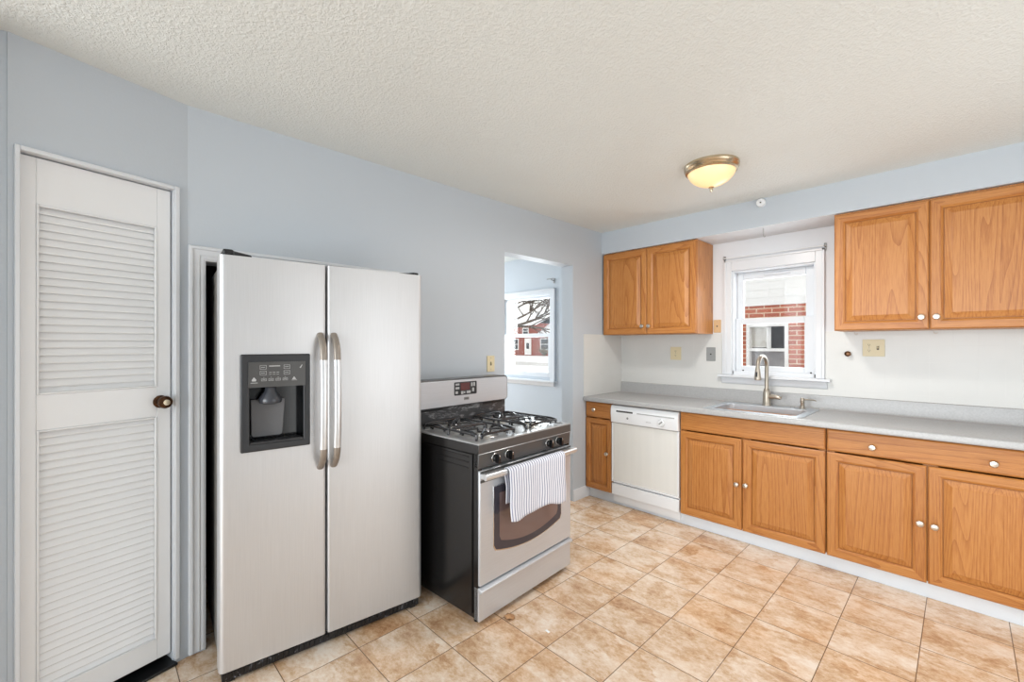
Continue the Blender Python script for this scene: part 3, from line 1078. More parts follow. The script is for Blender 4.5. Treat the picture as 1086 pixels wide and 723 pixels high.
    m = MB().prism(rrect(0.293, 0.480, 1.068, 1.150, 0.006, 3), 'y', fy - 0.003, fy + 0.002)
    pn = m.build('clock_panel', M['charcoal'], bg, bevel=0.001)
    MB().box(0.342, 0.418, fy - 0.0042, fy - 0.002, 1.098, 1.144).build('clock_display', M['display'], pn)
    m = MB()
    for (x, z, w_, h_) in ((0.300, 1.130, 0.032, 0.012), (0.300, 1.106, 0.032, 0.014), (0.300, 1.078, 0.020, 0.016), (0.346, 1.074, 0.018, 0.018),
                           (0.366, 1.078, 0.014, 0.012), (0.392, 1.076, 0.034, 0.016), (0.430, 1.118, 0.014, 0.024), (0.450, 1.118, 0.014, 0.024),
                           (0.440, 1.084, 0.016, 0.024)):
        m.box(x, x + w_, fy - 0.0042, fy - 0.002, z, z + h_)
    m.build('clock_buttons', M['ink'], pn, bevel=0.001)
    m = MB().prism(rrect(0.372, 0.414, 1.034, 1.053, 0.004, 3), 'y', fy - 0.003, fy + 0.001)
    bd = m.build('badge', M['grey_plate'], bg)
    m = MB()
    for i in range(7):
        m.box(0.377 + i * 0.0047, 0.3795 + i * 0.0047, fy - 0.0036, fy - 0.0028, 1.040, 1.048)
    m.build('badge_lettering', M['charcoal'], bd, smooth=False)
    # burners and grates
    B = [(0.195, 0.155, 0.047), (0.195, 0.415, 0.038), (0.585, 0.155, 0.042), (0.585, 0.415, 0.05)]
    for (x, y, r) in B:
        k = MB()
        k.lathe([(r + 0.03, 0.893), (r + 0.028, 0.8955), (r + 0.006, 0.896), (r + 0.004, 0.905), (r, 0.912), (0, 0.912)], (x, y, 0), 'z', 28, 0)
        k.lathe([(r * 0.82, 0.912), (r * 0.85, 0.918), (r * 0.78, 0.922), (0, 0.923)], (x, y, 0), 'z', 28, 1)
        k.build('burner', [M['burner'], M['iron']], t)
    def grate(x0, x1):
        k = MB()
        y0, y1, zt, r = 0.045, 0.525, 0.926, 0.0068
        def leg(x, y):
            k.tube([(x, y, 0.897), (x, y, zt)], r, 8)
        def bar(pts):
            k.tube(pts, r, 8)
        xm, ym = (x0 + x1) / 2, (y0 + y1) / 2
        # spine and cross bars
        for y in (y0, ym - 0.012, ym + 0.012, y1):
            bar([(x0 + 0.02, y, zt - 0.006), (x0 + 0.05, y, zt), (x1 - 0.05, y, zt), (x1 - 0.02, y, zt - 0.006)])
        for x in (x0, x1):
            bar([(x, y0 + 0.02, zt - 0.006), (x, y0 + 0.06, zt), (x, y1 - 0.06, zt), (x, y1 - 0.02, zt - 0.006)])
        for (bx, by_) in ((xm, 0.155), (xm, 0.415)):
            for a in (45, 135, 225, 315):
                ca, sa = math.cos(R(a)), math.sin(R(a))
                ex, ey = bx + ca * 0.135, by_ + sa * 0.115
                bar([(bx + ca * 0.03, by_ + sa * 0.03, zt + 0.002), (bx + ca * 0.09, by_ + sa * 0.085, zt + 0.001), (ex, ey, zt - 0.004), (ex, ey, 0.898)])
            # arched rings at the sides
            for s in (-1, 1):
                bar([(bx + s * 0.105, by_ - 0.055, 0.899), (bx + s * 0.108, by_ - 0.05, zt - 0.008), (bx + s * 0.11, by_ - 0.02, zt + 0.002),
                     (bx + s * 0.11, by_ + 0.02, zt + 0.002), (bx + s * 0.108, by_ + 0.05, zt - 0.008), (bx + s * 0.105, by_ + 0.055, 0.899)])
        for x in (x0, x1):
            for y in (y0 + 0.02, ym, y1 - 0.02):
                leg(x, y)
        k.build('burner_grate', M['iron'], t)
    grate(0.055, 0.335)
    grate(0.445, 0.725)


gas_range()


# towel over the oven handle
def towel():
    nx, ny = 46, 40
    me = bpy.data.meshes.new('dish_towel')
    x0, x1 = 0.150, 0.622
    hy, hz, rr = -0.056, 0.742, 0.0205
    vs, fs, uvs = [], [], []
    back_len = 0.17
    for i in range(nx + 1):
        u = i / nx
        front = 0.232 + 0.030 * u + 0.012 * math.sin(u * 6.0 + 1.0) + 0.004 * math.sin(u * 17)
        tot = back_len + math.pi * rr + front
        for j in range(ny + 1):
            s = tot * j / ny
            fold = math.sin(u * 9.0 + 0.6) * 0.55 + math.sin(u * 23.0) * 0.3
            if s < back_len:
                y, z = hy + rr * 0.85, hz - (back_len - s)
                hang = (back_len - s) / back_len
                y += 0.002 * fold * hang
                y = min(y, -0.030)
            elif s < back_len + math.pi * rr:
                a = (s - back_len) / rr
                y, z = hy + rr * math.cos(a), hz + rr * math.sin(a)
            else:
                d = s - back_len - math.pi * rr
                hang = d / front
                y, z = hy - rr - 0.009 * hang * (fold + 0.9), hz - d
            xc = x0 + (x1 - x0) * u
            k = max(0.0, hz - z)
            xx = xc + (0.018 * (0.5 - u) * 2 * min(1, k * 12) if s < back_len else 0.0) + 0.012 * k * (u - 0.5) + 0.0035 * math.sin(z * 30 + u * 4) * min(1, k * 6) * (1 if s > back_len else 0.3)
            vs.append((xx, y, z))
            uvs.append((u, j / ny))
    for i in range(nx):
        for j in range(ny):
            a = i * (ny + 1) + j
            fs.append((a, a + 1, a + ny + 2, a + ny + 1))
    me.from_pydata(vs, [], fs)
    ul = me.uv_layers.new(name='UVMap')
    for p in me.polygons:
        for li in p.loop_indices:
            ul.data[li].uv = uvs[me.loops[li].vertex_index]
    me.shade_smooth()
    me.materials.append(M['towel'])
    o = bpy.data.objects.new('dish_towel', me)
    C.objects.link(o)
    o.location, o.rotation_euler = (0.748, -2.5, 0), (0, 0, RRZ)
    so = o.modifiers.new('solid', 'SOLIDIFY')
    so.thickness, so.offset = 0.003, 1.0
    tag(o, 'white dish towel with grey blue stripes draped over the oven handle', 'towel')


towel()


# ------------------------------------------------------------------ cabinets
def knob(x, y, z, par, mat='nickel', name='knob'):
    k = MB()
    k.lathe([(0.0, -0.001), (0.008, 0.0), (0.007, 0.004), (0.0055, 0.012), (0.010, 0.017), (0.0165, 0.022), (0.0175, 0.026), (0.014, 0.031), (0.0, 0.033)],
            (x, y, z), '-y', 18)
    return k.build(name, M[mat], par)


def panel_door(x0, x1, z0, z1, yf, par, nm='door', fw=0.056):
    """raised panel door with front plane at yf (faces -y)"""
    d = MB()
    d.rings(x0, x1, z0, z1, [(0.0, yf + 0.006), (0.006, yf), (fw - 0.012, yf), (fw - 0.009, yf + 0.002), (fw, yf + 0.010), (fw + 0.001, yf + 0.0165)], yf + 0.019, ms=(0, 1))
    o = d.build(nm, [M['oak_v'], M['oak_h']], par, angle=20)
    p = MB()
    ix = fw + 0.0035
    p.rings(x0 + ix, x1 - ix, z0 + ix, z1 - ix, [(0.0, yf + 0.0165), (0.0005, yf + 0.0105), (0.004, yf + 0.0095), (0.030, yf + 0.0025), (0.033, yf + 0.0008)], yf + 0.0185)
    p.build('raised_panel', [M['oak_v']], o, angle=15)
    return o


def drawer_front(x0, x1, z0, z1, yf, par, nm='drawer'):
    d = MB()
    d.rings(x0, x1, z0, z1, [(0.0, yf + 0.010), (0.004, yf + 0.003), (0.010, yf)], yf + 0.019)
    return d.build(nm, M['oak_h'], par, angle=25)


def carcass(t, x0, x1, y0, y1, z0, z1, open_front=True):
    """box with side, top, bottom panels and face frame behind the doors"""
    m = MB()
    th = 0.016
    m.box(x0, x0 + th, y0 + 0.019, y1, z0, z1)
    m.box(x1 - th, x1, y0 + 0.019, y1, z0, z1)
    m.box(x0 + th, x1 - th, y0 + 0.019, y1, z0, z0 + th)
    m.box(x0 + th, x1 - th, y0 + 0.019, y1, z1 - th, z1)
    m.box(x0 + th, x1 - th, y1 - 0.008, y1, z0 + th, z1 - th)
    m.build('carcass', M['oak_y'], t, bevel=0.001)
    f = MB()
    w = 0.04
    f.box(x0, x0 + w, y0, y0 + 0.019, z0, z1)
    f.box(x1 - w, x1, y0, y0 + 0.019, z0, z1)
    f.box(x0 + w, x1 - w, y0, y0 + 0.019, z0, z0 + w)
    f.box(x0 + w, x1 - w, y0, y0 + 0.019, z1 - w, z1)
    f.box((x0 + x1) / 2 - 0.03, (x0 + x1) / 2 + 0.03, y0, y0 + 0.019, z0 + w, z1 - w)
    f.build('face_frame', M['oak_v'], t)
    return t


# upper cabinets
UZ0, UZ1, UY = 1.474, 2.238, -0.345


def upper(name, label, x0, x1, gap, loc_knobs):
    t = thing(name, label, 'cabinet', (x0, 0, UZ0), 0, 'oak wall cabinets')
    X = x1 - x0
    g = gap - x0
    carcass(t, 0.0, X, UY + 0.021, -0.001, 0.0, UZ1 - UZ0)
    a = panel_door(0.004, g - 0.002, 0.002, UZ1 - UZ0 - 0.012, UY, t)
    b_ = panel_door(g + 0.002, X - 0.004, 0.002, UZ1 - UZ0 - 0.012, UY, t)
    knob(g - 0.034, UY, 0.072, a)
    knob(g + 0.03, UY, 0.072, b_)
    return t


upper('wall_cabinet', 'oak wall cabinet with two doors in the corner left of the window', 0.012, 0.90, 0.463, None)
upper('wall_cabinet', 'oak wall cabinet with two doors right of the window', 1.806, 2.715, 2.261, None)

# base cabinets
BZ0, BZ1, BY = 0.10, 0.875, -0.61


def base(label, x0, x1, nm='base_cabinet'):
    t = thing(nm, label, 'cabinet', (x0, 0, 0), 0, 'oak base cabinets')
    carcass(t, 0.0, x1 - x0, BY + 0.021, -0.02, BZ0, BZ1)
    return t


t = base('narrow oak base cabinet with one door and one drawer beside dishwasher', 0.001, 0.276)
# the narrow one has no middle stile showing; doors cover the frame
d = drawer_front(0.004, 0.272, 0.733, 0.868, BY, t)
knob(0.107, BY, 0.803, d)
d = panel_door(0.004, 0.272, 0.094, 0.724, BY, t, fw=0.05)
knob(0.238, BY, 0.432, d)

SX0, SX1 = 0.887, 1.809
t = base('oak sink base cabinet with two doors under plain false front', SX0, SX1)
W = SX1 - SX0
drawer_front(0.003, W - 0.002, 0.735, 0.870, BY, t, 'false_front')
a = panel_door(0.003, 0.440, 0.094, 0.727, BY, t)
b_ = panel_door(0.446, W - 0.003, 0.094, 0.727, BY, t)
knob(0.413, BY, 0.412, a)
knob(0.472, BY, 0.417, b_)

t = base('oak base cabinet at right with wide two knob drawer and two doors', SX1 + 0.003, 2.735)
W = 2.735 - SX1 - 0.003
x = SX1 + 0.003
d = drawer_front(0.002, W - 0.002, 0.735, 0.870, BY, t)
knob(2.034 - x, BY, 0.792, d)
knob(2.504 - x, BY, 0.790, d)
a = panel_door(0.003, 2.262 - x - 0.003, 0.094, 0.727, BY, t)
b_ = panel_door(2.262 - x + 0.003, W - 0.003, 0.094, 0.727, BY, t)
knob(2.235 - x, BY, 0.415, a)
knob(2.292 - x, BY, 0.413, b_)


# dishwasher
def dishwasher():
    x0, x1 = 0.280, 0.884
    t = thing('dishwasher', 'white built in dishwasher with cream front panel and round dial', 'dishwasher', (x0, 0, 0))
    W = x1 - x0
    MB().box(0.006, W - 0.006, -0.585, -0.05, 0.03, 0.862).build('tub_housing', M['dw_white'], t)
    m = MB()
    m.prism([(-0.612, 0.715), (-0.622, 0.72), (-0.630, 0.80), (-0.626, 0.838), (-0.614, 0.862), (-0.585, 0.866), (-0.585, 0.715)], 'x', 0.003, W - 0.003)
    cp = m.build('control_panel', M['dw_white'], t, bevel=0.002)
    m = MB()
    for i in range(9):
        xx = 0.060 + i * 0.0175
        m.box(xx, xx + 0.014, -0.6308, -0.626, 0.811, 0.824)
    m.build('vent_slots', M['slot'], cp)
    m = MB()
    m.box(0.255, W - 0.03, -0.6315, -0.626, 0.812, 0.820)
    m.build('handle_groove', M['ink'], cp)
    m = MB()
    m.lathe([(0.030, 0.0), (0.030, 0.004), (0.026, 0.006), (0.024, 0.018), (0.021, 0.021), (0.0, 0.021)], (0.468, -0.624, 0.768), '-y', 28)
    dl = m.build('dial', M['dw_white'], cp)
    m = MB()
    for k in range(28):
        if 4 < k < 8:
            continue
        a = 2 * math.pi * k / 28
        cx, cz = 0.468 + 0.0275 * math.cos(a), 0.768 + 0.0275 * math.sin(a)
        m.box(cx - 0.0018, cx + 0.0018, -0.630, -0.627, cz - 0.0018, cz + 0.0018)
    m.prism([(0.452, 0.760), (0.458, 0.754), (0.486, 0.778), (0.480, 0.784)], 'y', -0.6475, -0.6445)
    m.build('dial_markings', M['grey_plate'], dl)
    m = MB().cyl((0.165, -0.624, 0.766), 0.009, 0.004, '-y', 16)
    m.build('badge', M['grey_plate'], cp)
    m = MB()
    for i in range(4):
        m.box(0.335 + i * 0.011, 0.342 + i * 0.011, -0.6275, -0.624, 0.755, 0.759)
    m.build('button_marks', M['ink'], cp)
    # cream door panel in a white frame
    m = MB()
    zb, zt = 0.203, 0.711
    m.box(0.003, 0.016, -0.614, -0.585, zb, zt)
    m.box(W - 0.016, W - 0.003, -0.614, -0.585, zb, zt)
    m.box(0.016, W - 0.016, -0.614, -0.585, zb, zb + 0.013)
    m.box(0.016, W - 0.016, -0.606, -0.585, zb + 0.013, zt)
    m.build('door_frame', M['dw_white'], t, bevel=0.002)
    MB().box(0.0165, W - 0.0165, -0.610, -0.605, zb + 0.0135, zt).build('door_panel', M['dw_cream'], t, bevel=0.001)
    MB().box(0.003, W - 0.003, -0.612, -0.585, 0.096, 0.191).build('lower_panel', M['dw_white'], t, bevel=0.003)


dishwasher()

# ------------------------------------------------------------------ countertop with rear upstand, sink hole
SKX0, SKX1, SKY0, SKY1 = 1.050, 1.685, -0.606, -0.085
m = MB()
CY = -0.645
prof = [(-0.003, 0.876), (CY + 0.004, 0.876), (CY, 0.882)] + [(CY + 0.008 - 0.008 * math.cos(R(a)), 0.906 + 0.008 * math.sin(R(a))) for a in (0, 30, 60, 90)] + \
       [(-0.028, 0.914), (-0.022, 0.918), (-0.020, 0.924), (-0.020, 1.010), (-0.016, 1.014), (-0.003, 1.014)]
m.prism(prof, 'x', 0.007, 2.76)
ct = m.build('countertop', M['counter'], angle=30)
cut(ct, MB().box(SKX0 + 0.02, SKX1 - 0.02, SKY0 + 0.02, SKY1 - 0.02, 0.85, 0.95))
tag(ct, 'long grey laminate countertop with low upstand along the wall', 'countertop')


def sink():
    t = thing('kitchen_sink', 'stainless drop in kitchen sink with single bowl under window', 'sink', (SKX0, SKY0, 0.914))
    W, Dp = SKX1 - SKX0, SKY1 - SKY0
    ix0, ix1, iy0, iy1 = 0.05, W - 0.05, 0.045, Dp - 0.115
    loops = [(rrect(0, W, 0, Dp, 0.03, 6), 0.0005), (rrect(0.002, W - 0.002, 0.002, Dp - 0.002, 0.03, 6), 0.0045),
             (rrect(0.012, W - 0.012, 0.012, Dp - 0.012, 0.026, 6), 0.006),
             (rrect(ix0 - 0.006, ix1 + 0.006, iy0 - 0.006, iy1 + 0.006, 0.05, 6), 0.0055),
             (rrect(ix0, ix1, iy0, iy1, 0.045, 6), -0.002), (rrect(ix0 + 0.004, ix1 - 0.004, iy0 + 0.004, iy1 - 0.004, 0.042, 6), -0.14),
             (rrect(ix0 + 0.02, ix1 - 0.02, iy0 + 0.02, iy1 - 0.02, 0.03, 6), -0.158), (rrect(W / 2 - 0.045, W / 2 + 0.045, Dp / 2 - 0.06, Dp / 2 + 0.03, 0.044, 6), -0.163)]
    vs, fs = [], []
    n = len(loops[0][0])
    for lp, z in loops:
        vs += [(p[0], p[1], z) for p in lp]
    for i in range(len(loops) - 1):
        for k in range(n):
            k2 = (k + 1) % n
            fs.append((i * n + k, i * n + k2, (i + 1) * n + k2, (i + 1) * n + k))
    fs.append(tuple((len(loops) - 1) * n + k for k in range(n)))
    m = MB().add(vs, fs)
    o = m.build('sink_bowl', M['sink'], t, angle=28)
    m = MB().lathe([(0.043, -0.1625), (0.041, -0.160), (0.03, -0.1615), (0.0, -0.1625)], (W / 2, Dp / 2 - 0.015, 0), 'z', 24)
    m.build('drain_strainer', M['chrome'], t)
    m = MB().lathe([(0.018, 0.0055), (0.018, 0.009), (0.014, 0.011), (0.0, 0.011)], (W - 0.16, Dp - 0.06, 0), 'z', 18)
    m.build('hole_cover', M['chrome'], t)


sink()


def faucet():
    fx, fy, fz = 1.352, -0.135, 0.9198
    t = thing('kitchen_faucet', 'brushed nickel gooseneck faucet with pull down spray head', 'faucet', (fx, fy, fz), R(-4))
    m = MB()
    m.lathe([(0.031, 0.0), (0.031, 0.006), (0.028, 0.012), (0.0255, 0.05), (0.025, 0.095), (0.021, 0.118), (0.017, 0.126)], (0, 0, 0), 'z', 24)
    m.build('body', M['faucet'], t)
    pts = [(0, 0, 0.12), (0, 0, 0.2), (0, 0, 0.29)]
    rad = 0.086
    for i in range(1, 15):
        a = 180 * i / 15
        pts.append((0, -rad + rad * math.cos(R(a)), 0.29 + rad * math.sin(R(a))))
    pts.append((0, -2 * rad, 0.288))
    m = MB().tube(pts, 0.0138, 14, up=(1, 0, 0))
    m.build('spout', M['faucet'], t)
    m = MB().lathe([(0.0145, 0.0), (0.0165, -0.006), (0.018, -0.025), (0.0225, -0.07), (0.024, -0.084), (0.021, -0.088), (0.0, -0.086)], (0, -2 * rad, 0.289), 'z', 20)
    h = m.build('spray_head', M['faucet'], t)
    MB().box(-0.006, 0.006, -2 * rad - 0.0235, -2 * rad - 0.016, 0.225, 0.262).build('spray_button', M['charcoal'], h, bevel=0.002)
    m = MB()
    m.tube([(0.012, 0, 0.066), (0.042, -0.002, 0.068), (0.066, -0.004, 0.069), (0.088, -0.005, 0.066), (0.100, -0.005, 0.060)],
           [0.020, 0.019, 0.017, 0.015, 0.011], 14)
    m.build('lever', M['faucet'], t)


faucet()


def dispenser():
    t = thing('soap_dispenser', 'small brushed nickel soap dispenser beside the faucet on sink rim', 'soap dispenser', (1.585, -0.135, 0.9198), R(20))
    m = MB().lathe([(0.020, 0.0), (0.020, 0.005), (0.014, 0.010), (0.013, 0.035), (0.015, 0.042), (0.012, 0.047)], (0, 0, 0), 'z', 20)
    m.build('body', M['faucet'], t)
    m = MB().lathe([(0.0115, 0.045), (0.0135, 0.052), (0.0135, 0.070), (0.010, 0.075), (0.0, 0.075)], (0, 0, 0), 'z', 20)
    m.tube([(0, 0, 0.064), (0.04, -0.004, 0.066), (0.075, -0.008, 0.063), (0.082, -0.009, 0.056)], [0.0055, 0.005, 0.0045, 0.004], 10)
    m.build('pump_head', M['faucet'], t)


dispenser()


# ------------------------------------------------------------------ plates, knobs and hooks on the walls
def plate(name, label, cat, loc, rz, w, h, mat, kind):
    t = thing(name, label, cat, loc, rz)
    m = MB().prism(rrect(-w / 2, w / 2, -h / 2, h / 2, 0.004, 3), 'y', -0.006, 0.0)
    m.build('plate', M[mat], t, bevel=0.0015)
    xs = (-0.023, 0.023) if kind == 'double' else (0,)
    for i, xx in enumerate(xs):
        if kind == 'outlet' or (kind == 'double' and i == 0):
            for zz in (-0.019, 0.019):
                s = MB().prism(rrect(xx - 0.013, xx + 0.013, zz - 0.013, zz + 0.013, 0.006, 3), 'y', -0.0075, -0.005)
                r_ = s.build('receptacle', M[mat], t)
                s = MB()
                s.box(xx - 0.006, xx - 0.004, -0.008, -0.007, zz - 0.001, zz + 0.008)
                s.box(xx + 0.004, xx + 0.006, -0.008, -0.007, zz - 0.001, zz + 0.007)
                s.cyl((xx, -0.007, zz - 0.006), 0.0025, 0.001, '-y', 10)
                s.build('slots', M['slot'], r_, smooth=False)
        elif kind == 'switch' or kind == 'double':
            s = MB().box(xx - 0.006, xx + 0.006, -0.0075, -0.005, -0.012, 0.012)
            r_ = s.build('switch_opening', M['slot'], t)
            s = MB().prism([(-0.016, 0.010), (-0.018, 0.005), (-0.006, -0.006), (-0.004, 0.008)], 'x', xx - 0.004, xx + 0.004)
            s.build('toggle', M[mat], t, bevel=0.001)
        elif kind == 'jack':
            s = MB().cyl((xx, -0.0055, 0), 0.006, 0.004, '-y', 14)
            s.build('jack_socket', M['slot'], t)
        for zz in ((-0.040, 0.040) if kind in ('switch', 'jack') else (0.0,)):
            s = MB().cyl((xx, -0.0055, zz), 0.0028, 0.0015, '-y', 10)
            s.build('screw', M['grey_plate'], t)
    return t


plate('light_switch', 'beige switch plate on blue wall between range and doorway', 'light switch', (0, -1.758, 1.245), R(90), 0.072, 0.116, 'almond', 'switch')
plate('wall_outlet', 'beige outlet on backsplash under the corner wall cabinet', 'outlet', (0.572, -0.006, 1.303), 0, 0.10, 0.118, 'almond', 'outlet')
plate('phone_jack', 'grey jack plate on backsplash left of the window', 'wall plate', (0.886, -0.006, 1.301), 0, 0.076, 0.118, 'grey_plate', 'jack')
plate('cover_plate', 'tan cover plate on wall tucked against corner wall cabinet side', 'wall plate', (0.9365, 0.0, 1.54), 0, 0.062, 0.11, 'tan_plate', 'jack')
plate('switch_outlet_plate', 'wide almond plate with outlet and switch right of the window', 'outlet', (1.972, -0.006, 1.361), 0, 0.118, 0.116, 'almond', 'double')


t = thing('water_valve', 'small dark round valve stub on backsplash right of the window', 'valve', (1.834, -0.006, 1.319))
MB().lathe([(0.017, 0.0), (0.016, 0.003), (0.009, 0.004)], (0, 0, 0), '-y', 20).build('escutcheon', M['faucet'], t)
MB().lathe([(0.011, 0.002), (0.011, 0.02), (0.018, 0.022), (0.019, 0.034), (0.009, 0.036), (0.008, 0.03), (0.0, 0.03)], (0, 0, 0), '-y', 20).build('stub', M['bronze'], t)

t = thing('round_cap', 'small white round cap on the blue soffit above the window', 'cap', (1.377, -0.345, 2.413))
MB().lathe([(0.030, 0.0), (0.030, 0.020), (0.026, 0.027), (0.011, 0.0275), (0.009, 0.023), (0.0, 0.023)], (0, 0, 0), '-y', 24).build('cap', M['dw_white'], t)
MB().lathe([(0.005, 0.022), (0.004, 0.0255), (0, 0.026)], (0, 0, 0), '-y', 12).build('screw', M['bronze'], t)

t = tag(MB().tube([(0, 0, 0), (0, 0, -0.05), (0.002, -0.002, -0.062), (0.006, -0.002, -0.066), (0.010, -0.002, -0.062), (0.010, -0.002, -0.056)], 0.0018, 8).build('ceiling_hook', M['grey_plate']),
        'thin hook hanging under the white soffit above the window', 'hook')
t.location = (1.372, -0.28, 2.2425)

# thin curtain rod over the window, with brackets
t = thing('curtain_rod', 'thin white curtain rod on small brackets above the sink window', 'curtain rod', (1.0, -0.0, 2.09))
MB().tube([(0.0, -0.035, 0.012), (0.35, -0.035, 0.012), (0.70, -0.035, 0.012)], 0.0035, 8).build('rod', M['dw_white'], t)
for xx in (0.0, 0.70):
    k = MB()
    k.box(xx - 0.007, xx + 0.007, -0.004, 0.0, -0.02, 0.035)
    k.box(xx - 0.004, xx + 0.004, -0.042, -0.003, 0.003, 0.008)
    k.tube([(xx, -0.04, 0.006), (xx, -0.044, 0.018), (xx, -0.038, 0.026), (xx, -0.02, 0.032)], 0.0025, 8)
    k.build('bracket', M['grey_plate'], t, bevel=0.001)

for i, (hx, lab) in enumerate(((1.90, 'small cup hook under right wall cabinet near the window'), (2.275, 'small cup hook under right wall cabinet below door gap'))):
    k = MB().tube([(0, 0, 0), (0, 0, -0.012), (0.004, 0, -0.022), (0.012, 0, -0.025), (0.018, 0, -0.018)], 0.002, 8)
    o = tag(k.build('cup_hook', M['nickel']), lab, 'hook', 'cup hooks under the wall cabinet')
    o.location = (hx, -0.25, UZ0 + 0.0003)


k = MB()
k.box(-0.012, 0.012, -0.004, 0.0, -0.03, 0.03)
k.tube([(0, -0.003, 0.0), (0, -0.05, 0.004), (0, -0.062, 0.012)], 0.005, 8)
k.tube([(-0.06, -0.06, 0.016), (0.03, -0.06, 0.016)], 0.006, 8)
o = tag(k.build('curtain_bracket', M['grey_plate']), 'small grey curtain bracket on dining room wall above window corner', 'bracket')
o.location = (-0.885, 0.0, 2.12)

# ------------------------------------------------------------------ ceiling light
def ceiling_light():
    t = thing('ceiling_light', 'flush ceiling light with brass ring and glowing alabaster glass bowl', 'ceiling light', (1.36, -1.215, H))
    m = MB()
    m.lathe([(0.150, 0.0), (0.152, -0.012), (0.146, -0.020), (0.150, -0.026), (0.140, -0.036), (0.143, -0.042), (0.132, -0.048), (0.120, -0.046)], (0, 0, 0), 'z', 48)
    m.build('ring', M['brass'], t)
    prof = [(0.130, -0.042), (0.128, -0.052), (0.118, -0.072), (0.100, -0.092), (0.076, -0.108), (0.050, -0.119), (0.026, -0.126), (0.012, -0.130)]
    vs, fs, n = [], [], 96
    for r_, z in prof:
        for k in range(n):
            q = r_ * (1 + (0.012 if k % 2 else -0.004))
            vs.append((q * math.cos(2 * math.pi * k / n), q * math.sin(2 * math.pi * k / n), z))
    for i in range(len(prof) - 1):
        for k in range(n):
            k2 = (k + 1) % n
            fs.append((i * n + k, i * n + k2, (i + 1) * n + k2, (i + 1) * n + k))
    MB().add(vs, fs).build('glass_bowl', M['lampglass'], t, angle=60)
    m = MB().lathe([(0.014, -0.127), (0.015, -0.134), (0.008, -0.140), (0.009, -0.148), (0.005, -0.158), (0.0, -0.160)], (0, 0, 0), 'z', 16)
    m.build('finial', M['brass'], t)
    o = area('bulb_light', (1.36, -1.215, H - 0.165), (0, 0, 0), 0.24, 0.24, 13, (1.0, 0.97, 0.93))
    o.data.shape = 'DISK'


ceiling_light()

# ------------------------------------------------------------------ scraps on the floor
bmv = MB()
vs = []
for i in range(9):
    a = 2 * math.pi * i / 9
    r_ = 0.024 + 0.016 * random.random()
    vs.append((r_ * math.cos(a), r_ * math.sin(a) * 0.8, 0.002 + 0.016 * random.random()))
vs.append((0, 0, 0.018))
bmv.add(vs, [(i, (i + 1) % 9, 9) for i in range(9)])
o = bmv.build('dry_leaf', M['leaf'])
s = o.modifiers.new('s', 'SOLIDIFY')
s.thickness = 0.0015
o.location = (0.795, -2.33, 0.0008)
tag(o, 'crumpled dry brown leaf on the floor in front of range', 'leaf')
o = MB().prism([(-0.012, -0.004), (0.010, -0.006), (0.013, 0.003), (-0.008, 0.006)], 'z', 0, 0.003).build('paper_scrap', M['crumb'])
o.location = (1.0, -2.27, 0.0005)
tag(o, 'tiny white paper scrap on floor tile before range', 'scrap')

# ------------------------------------------------------------------ outside: ground, neighbour's house, street
b = MB().box(-120, 90, 0.25, 160, -0.4, -0.14)
o = b.build('ground_snow', M['snow'])
o['kind'], o['label'], o['category'] = 'structure', 'snow covered ground outside the windows', 'ground'
b = MB().box(-120, 60, 19, 23, -0.15, -0.13)
struct(b.build('street', M['road']), 'slushy street across the snow', 'road')


def neighbour():
    Y = 3.2
    t = thing('neighbour_house', 'red brick house with white siding close outside the sink window', 'house', (1.0, Y, -0.14))
    m = MB()
    X0, X1, zt = -1.2, 5.0, 2.09
    wx0, wx1, wz0, wz1 = -0.85, -0.305, 0.95, 1.83
    m.box(X0, wx0, 0, 0.2, 0, zt)
    m.box(wx0, wx1, 0, 0.2, 0, wz0)
    m.box(wx0, wx1, 0, 0.2, wz1, zt)
    m.box(wx1, X1, 0, 0.2, 0, zt)
    m.box(X0, X0 + 0.2, 0.2, 5, 0, zt)
    m.build('brick_wall', M['brick'], t, smooth=False)
    m = MB()
    for i in range(14):
        z = zt + i * 0.115
        m.prism([(-0.018, z), (-0.012, z + 0.118), (0.2, z + 0.118), (0.2, z)], 'x', X0 - 0.05, X1)
    m.box(X0 - 0.05, X0 + 0.2, 0.2, 5, zt, zt + 1.6)
    m.build('siding', M['siding'], t, smooth=False)
    m = MB()
    f = 0.045
    m.box(wx0, wx0 + f, -0.02, 0.1, wz0, wz1)
    m.box(wx1 - f, wx1, -0.02, 0.1, wz0, wz1)
    m.box(wx0 + f, wx1 - f, -0.02, 0.1, wz0, wz0 + f)
    m.box(wx0 + f, wx1 - f, -0.02, 0.1, wz1 - f, wz1)
    m.box(wx0 + f, wx1 - f, -0.01, 0.1, 1.425, 1.468)
    w = m.build('window_frame', M['siding'], t)
    MB().box(wx0 + f, wx1 - f, 0.11, 0.13, wz0 + f, wz1 - f).build('dark_pane', M['win_dark'], w)
    m = MB()
    for i in range(9):
        z = 1.48 + i * 0.035
        m.prism([(0.09, z), (0.10, z + 0.034), (0.105, z + 0.034), (0.105, z)], 'x', wx0 + f, wx0 + f + 0.20)
    m.build('blind', M['blind'], w)
    m = MB()
    pts = [(wx0 + f + 0.20 + i * 0.008, 0.085 + 0.006 * (i % 2)) for i in range(8)]
    m.prism(pts + [(p[0], 0.108) for p in reversed(pts)], 'z', 1.47, 1.78)
    m.build('curtain', M['siding'], w)
    m = MB()
    m.box(wx0 + f, wx1 - f, 0.085, 0.105, wz0 + f, 1.425)
    m.build('lower_curtain', M['win_mid'], w)
    m = MB().prism([(-0.4, zt + 1.6), (2.5, zt + 2.9), (5.4, zt + 1.6), (5.4, zt + 1.5), (2.5, zt + 2.75), (-0.4, zt + 1.5)], 'x', X0 - 0.4, X1 + 0.3)
    m.build('roof', M['snow'], t)


neighbour()


